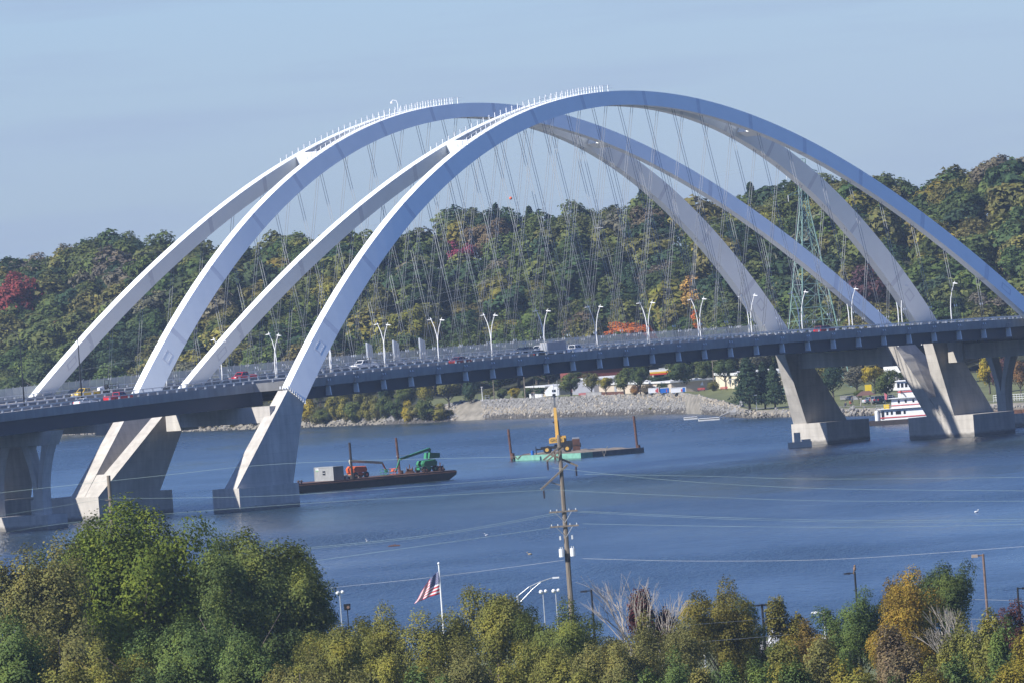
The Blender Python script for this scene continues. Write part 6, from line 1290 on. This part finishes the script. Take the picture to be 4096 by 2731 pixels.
# the hawk
hk = thing('hawk', 'brown hawk perched on top of a black lamp post', 'bird', (hp_.x, 1260, near_z(hp_.x, 1260) + hh_ + .02)); fm_ = mat('hawk_brown', (.22, .14, .09), .9, var=.3, scale=8)
MB().loft([[(.07 * math.cos(a) * k + o, .08 * math.sin(a) * k, z) for a in [2 * math.pi * i / 8 for i in range(8)]] for z, k, o in ((0.02, .6, -.02), (.10, 1.6, 0), (.25, 2.1, .02), (.42, 1.7, .02), (.50, .9, .03))]).build('body', fm_, hk, smooth=True); MB().ball((.05, 0, .57), .105, 8, 6).tube((.13, 0, .57), (.20, 0, .53), .03, .008, n=5).build('head', fm_, hk, smooth=True); MB().hexa([(-.2, -.06, -.22), (-.08, -.06, -.25), (-.08, .06, -.25), (-.2, .06, -.22), (-.10, -.06, .12), (-.02, -.06, .10), (-.02, .06, .10), (-.10, .06, .12)]).build('tail', fm_, hk)
# ---------------- main utility pole
UY_ = 1300.0; up = at2(1283, 998, UY_); uz0 = near_z(up.x, UY_); UH = up.z - uz0; t = thing('utility_pole', 'tall wooden utility pole with crossarms and two white transformers', 'utility pole', (up.x, UY_, uz0))
MB().path([(0, 0, -.3), (0, 0, UH * .5), (0, 0, UH)], [.30, .26, .19], 10).build('pole', M['wood'], t)
def beam(a, b, w, nm, m_='wood'): MB().path([a, b], w, 4).build(nm, M[m_], t)
beam((-1.75, -.25, UH - 2.45), (.12, -.25, UH - 1.15), .12, 'crossarm'); beam((-1.45, -.45, UH - 2.62), (.4, -.45, UH - 1.35), .10, 'crossarm'); beam((-.95, .28, UH - 1.95), (1.75, .28, UH - 3.35), .14, 'crossarm', 'wood'); beam((-2.25, -.28, UH - 5.5), (.7, -.28, UH - 3.15), .13, 'crossarm'); beam((-1.1, -.1, UH - 4.85), (-.05, -.1, UH - 5.25), .07, 'brace')
def insulator(x, y, z, n=6):
    ins = MB().tube((x, y, z), (x, y, z - .12 * n), .04, n=6)
    for k in range(n): ins.tube((x, y, z - .12 * k - .03), (x, y, z - .12 * k - .09), .14, .10, n=8)
    ins.build('insulator', M['rust'], t)
insulator(-1.35, -.3, UH - 2.6, 8); insulator(1.55, .28, UH - 3.4, 8); insulator(-1.95, -.28, UH - 5.6, 7)
arms = []
for yv, m_ in ((1173, 0), (1207, 1)):
    z = at2(1300, yv, UY_).z - uz0; arms.append(z)
    MB().box((-.1, -.3, z), (2.95, .13, .17)).build('lower_crossarm', M['wood'], t)
    for s in (-1, 1): MB().tube((-.1 + s * .85, -.34, z - .05), (0, -.3, z - 1.15), .035, n=5).build('arm_brace', M['galv'], t)
    for x in (-1.4, -.75, .5, 1.2): MB().tube((x, -.3, z + .09), (x, -.3, z + .28), .06, .04, n=6).build('pin_insulator', M['offwhite'], t)
zt_ = at2(1300, 1268, UY_).z - uz0
for s in (-1, 1):
    cn = MB().tube((s * .58, -.25, zt_ - .42), (s * .58, -.25, zt_ + .42), .27, n=14).build('transformer', M['white'], t)
    for q in (-.1, .1): MB().tube((s * .58 + q, -.25, zt_ + .42), (s * .58 + q, -.25, zt_ + .62), .04, n=6).build('bushing', M['offwhite'], cn)
    MB().box((s * .62, -.3, zt_ + 1.55), (.18, .14, .42)).build('cutout_fuse', M['offwhite'], t)
MB().tube((0, 0, zt_ - 1.0), (0, 0, zt_ - .1), .285, n=10).build('pole_band', M['black'], t)
# second wooden pole by the piers and short pole with wires
lp = at2(249, 1091, 1340); z0 = near_z(lp.x, 1340); t2_ = thing('utility_pole', 'wooden pole rising from the tallest trees before the pier footing', 'utility pole', (lp.x, 1340, z0)); MB().path([(0, 0, 0), (0, 0, lp.z - z0)], [.26, .20], 9).build('pole', M['wood'], t2_); MB().tube((-.45, -.1, lp.z - z0 - 3.2), (-.30, -.1, lp.z - z0 - 6), .04, n=5).build('ground_wire', M['black'], t2_); MB().box((-.2, -.2, lp.z - z0 - 2.6), (.7, .1, .1)).build('bracket', M['wood'], t2_)
sp_ = at2(2160, 1378, 1160); z0 = near_z(sp_.x, 1160); t3_ = thing('wire_pole', 'short pale pole carrying two white wires on the right of the bank', 'pole', (sp_.x, 1160, z0)); MB().path([(0, 0, 0), (0, 0, sp_.z - z0 - .9)], [.22, .19], 9).build('pole', M['paleb'], t3_); MB().tube((.1, 0, sp_.z - z0 - 1.2), (.1, 0, sp_.z - z0), .05, n=6).build('pin', M['offwhite'], t3_)
# ---------------- wires
M['wire'] = mat('bare_wire', (0.26, 0.34, 0.30), 0.5, 0.3, var=0)
M['wire2'] = mat('white_wire', (0.45, 0.45, 0.43), 0.5, var=0)
def wpx(pts, lab, r=.013, m_='wire'):
    """a wire through (pixel x, pixel y, distance) points, smoothed with sag"""
    P = [aty(q[0], q[1], q[2] - (120 if q[2] > 1375 and m_ == 'wire' or 'comm' in lab else 210)) for q in pts]; out = []
    for i in range(len(P) - 1):
        a, b = P[i], P[i + 1]; p0 = P[max(i - 1, 0)]; p3 = P[min(i + 2, len(P) - 1)]
        for k in range(8):
            s = k / 8; out.append(tuple(.5 * ((2 * a) + (b - p0) * s + (2 * p0 - 5 * a + 4 * b - p3) * s * s + (3 * a - p0 - 3 * b + p3) * s ** 3)))
    out.append(tuple(P[-1])); wire(out, r, lab, m_)
wpx([(-120, 1982, 1500), (600, 1905, 1480), (1183, 1850, 1460), (2206, 1822, 1420)], 'upper phase wire from the utility pole towards the piers')
wpx([(-120, 2080, 1500), (440, 1990, 1500)], 'slack wire from the second wooden pole to the frame edge'); wpx([(440, 1990, 1500), (690, 1990, 1490), (1194, 1976, 1470), (2190, 1905, 1420)], 'wire between the second wooden pole and the utility pole')
wpx([(-120, 2155, 1480), (330, 2083, 1480), (1250, 2010, 1450), (2200, 1957, 1420)], 'lowest phase wire passing before the outer pier footing')
wpx([(2338, 1895, 1420), (2800, 1902, 1400), (3300, 1914, 1380), (4250, 1905, 1340)], 'upper phase wire from the utility pole to the right'); wpx([(2206, 1868, 1420), (2700, 1920, 1400), (3300, 1952, 1380), (4250, 1962, 1340)], 'middle phase wire from the utility pole to the right'); wpx([(2200, 1957, 1420), (2700, 1980, 1400), (3300, 2001, 1380), (4250, 2002, 1340)], 'lowest phase wire from the utility pole to the right')
wpx([(1050, 2205, 1450), (1700, 2140, 1440), (2222, 2050, 1420)], 'upper distribution wire running left from the crossarm'); wpx([(1000, 2215, 1451), (1700, 2146, 1441), (2240, 2053, 1421)], 'twin of the upper distribution wire running left', .011); wpx([(1050, 2270, 1450), (1700, 2180, 1440), (2225, 2106, 1420)], 'lower distribution wire running left from the crossarm')
wpx([(2318, 2042, 1420), (2900, 2068, 1400), (3500, 2080, 1380), (4250, 2072, 1340)], 'upper distribution wire running right from the crossarm'); wpx([(2300, 2046, 1421), (2900, 2074, 1401), (3500, 2087, 1381), (4250, 2080, 1341)], 'twin of the upper distribution wire running right', .011); wpx([(2330, 2093, 1420), (2900, 2103, 1400), (3500, 2106, 1380), (4250, 2092, 1340)], 'lower distribution wire running right from the crossarm')
wpx([(1100, 2370, 1450), (1700, 2310, 1440), (2260, 2238, 1420)], 'grey communication cable running left past the flag', .012, 'wire2'); wpx([(2330, 2232, 1420), (2800, 2242, 1400), (3400, 2232, 1380), (4250, 2172, 1340)], 'grey communication cable running right over the river', .012, 'wire2')
wpx([(2650, 2505, 1340), (3196, 2462, 1360), (3762, 2398, 1370), (4250, 2410, 1370)], 'upper white wire on the short pale pole', .018, 'wire2'); wpx([(2480, 2590, 1340), (3196, 2533, 1360), (3758, 2476, 1370), (4250, 2486, 1370)], 'lower white wire on the short pale pole', .024, 'wire2')
# ---------------- flag
fp = at2(1007.5, 1293, 1240); z0 = near_z(fp.x, 1240); t = thing('flagpole', 'white flagpole with ball finial on the near bank', 'flagpole', (fp.x, 1240, z0)); fh = fp.z - z0
MB().path([(0, 0, 0), (0, 0, fh - .1)], [.12, .07], 10).build('pole', M['white'], t); MB().ball((0, 0, fh), .13, 10, 8).build('finial', M['white'], t, smooth=True)
FR = (.48, .03, .05); fl_m = [mat('flag_red', FR, .8, var=0), mat('flag_white', (.74, .72, .72), .8, var=0), mat('flag_blue', (.025, .04, .14), .8, var=0)]
def bez(a, b, c, s): return tuple(a[i] * (1 - s) ** 2 + 2 * b[i] * s * (1 - s) + c[i] * s * s for i in range(2))
def flag_pt(s, q):
    tp = bez((0, 0), (-.95, -.55), (-2.35, -2.75), s); bt = bez((.05, -2.25), (-1.3, -2.45), (-2.55, -3.05), s); w = .16 * math.sin(s * 9 + q * 2.2) * (s ** .6) + .07 * math.sin(s * 17 - q * 5)
    return (-.10 + tp[0] * (1 - q) + bt[0] * q + .05 * math.sin(s * 11) * q, w - .05, fh - .75 + tp[1] * (1 - q) + bt[1] * q)
NS, NQ = 40, 39; fb = MB(); fv = [flag_pt(i / NS, j / NQ) for i in range(NS + 1) for j in range(NQ + 1)]; fb.v = fv
for i in range(NS):
    for j in range(NQ):
        fb.f.append((i * (NQ + 1) + j, i * (NQ + 1) + j + 1, (i + 1) * (NQ + 1) + j + 1, (i + 1) * (NQ + 1) + j)); st = int(j / NQ * 13); fb.m.append(2 if (i / NS < .40 and j < NQ * 7 / 13) else (0 if st % 2 == 0 else 1))
flag = thing('flag', 'red, white and blue striped flag with stars blowing from the white flagpole', 'flag', (fp.x, 1240, z0)); fo = fb.build('cloth', fl_m, flag, fix=False, smooth=True); sm = fo.modifiers.new('thick', 'SOLIDIFY'); sm.thickness = .01
stars = MB()
for r_ in range(9):
    for c_ in range(6 if r_ % 2 == 0 else 5):
        s = .40 * ((c_ + (.5 if r_ % 2 == 0 else 1.0)) / 6.0); q = (7 / 13) * (r_ + .7) / 9.4; a = Vector(flag_pt(s, q)); e = Vector(flag_pt(s + .01, q)) - a; f = Vector(flag_pt(s, q + .01)) - a; e.normalize(); f.normalize(); nn_ = e.cross(f).normalized(); nn_ = nn_ if nn_.y < 0 else -nn_
        pts = [a + nn_ * .012 + (e * math.cos(k * math.pi / 5) + f * math.sin(k * math.pi / 5)) * (.055 if k % 2 == 0 else .024) for k in range(10)]; stars.add(pts, [tuple(range(10))])
tag(stars.build('stars', fl_m[1], flag, fix=False), kind='stuff')
# ---------------- parking lot glimpse with van
pk = MB().add([(22, 1330, 0), (30, 1330, 0), (38, 1330, 0), (46, 1330, 0), (46, 1372, 0), (38, 1372, 0), (30, 1372, 0), (22, 1372, 0)], [(0, 1, 6, 7), (1, 2, 5, 6), (2, 3, 4, 5)])
pk.v = [(x, y, near_z(x, y) + .06) for x, y, z in pk.v]; tag(pk.build('parking_lot', mat('lot_concrete', (.34, .32, .29), .9, var=.1, scale=.3), fix=False), 'pale concrete parking lot glimpsed between the near trees', None, kind='structure')
vp = aty(3180, 2600, 1340); t = thing('white_van', 'white van parked behind the right bank bushes', 'van', (vp.x, 1340, near_z(vp.x, 1340) + .07), R(15))
body(t, [(-2.6, .4), (2.6, .4), (2.65, 1.0), (2.0, 1.25), (1.3, 2.2), (-2.6, 2.3)], 2.0, CP['white'])
MB().hexa([(1.45, -.85, 1.95), (2.0, -.85, 1.32), (2.0, .85, 1.32), (1.45, .85, 1.95), (1.5, -.85, 2.0), (2.06, -.85, 1.36), (2.06, .85, 1.36), (1.5, .85, 2.0)]).build('windscreen', M['glass'], t)
for s in (-1, 1): MB().box((.7, s * 1.0, 1.65), (1.0, .05, .55)).build('side_window', M['glass'], t)
for x in (-1.7, 1.7):
    for s in (-1, 1): wheel(t, x, s * .9, .36, .25)
# ================================================================== the air
hm = bpy.data.materials.new('haze_air'); hm.use_nodes = True; t = hm.node_tree; t.nodes.clear()
o_ = t.nodes.new('ShaderNodeOutputMaterial'); pv = t.nodes.new('ShaderNodeVolumePrincipled'); pv.inputs['Color'].default_value = (0.60, 0.76, 1.0, 1); pv.inputs['Density'].default_value = 0.00003; pv.inputs['Anisotropy'].default_value = 0.0
t.links.new(pv.outputs[0], o_.inputs['Volume'])
hz = MB().box((0, 2560, 42.5), (1700, 5300, 95)).build('haze', hm)
tag(hz, 'thin blue haze over the river', None, kind='stuff')
# ================================================================== tidy
for o in bpy.data.objects:
    if '_org' in o: del o['_org']
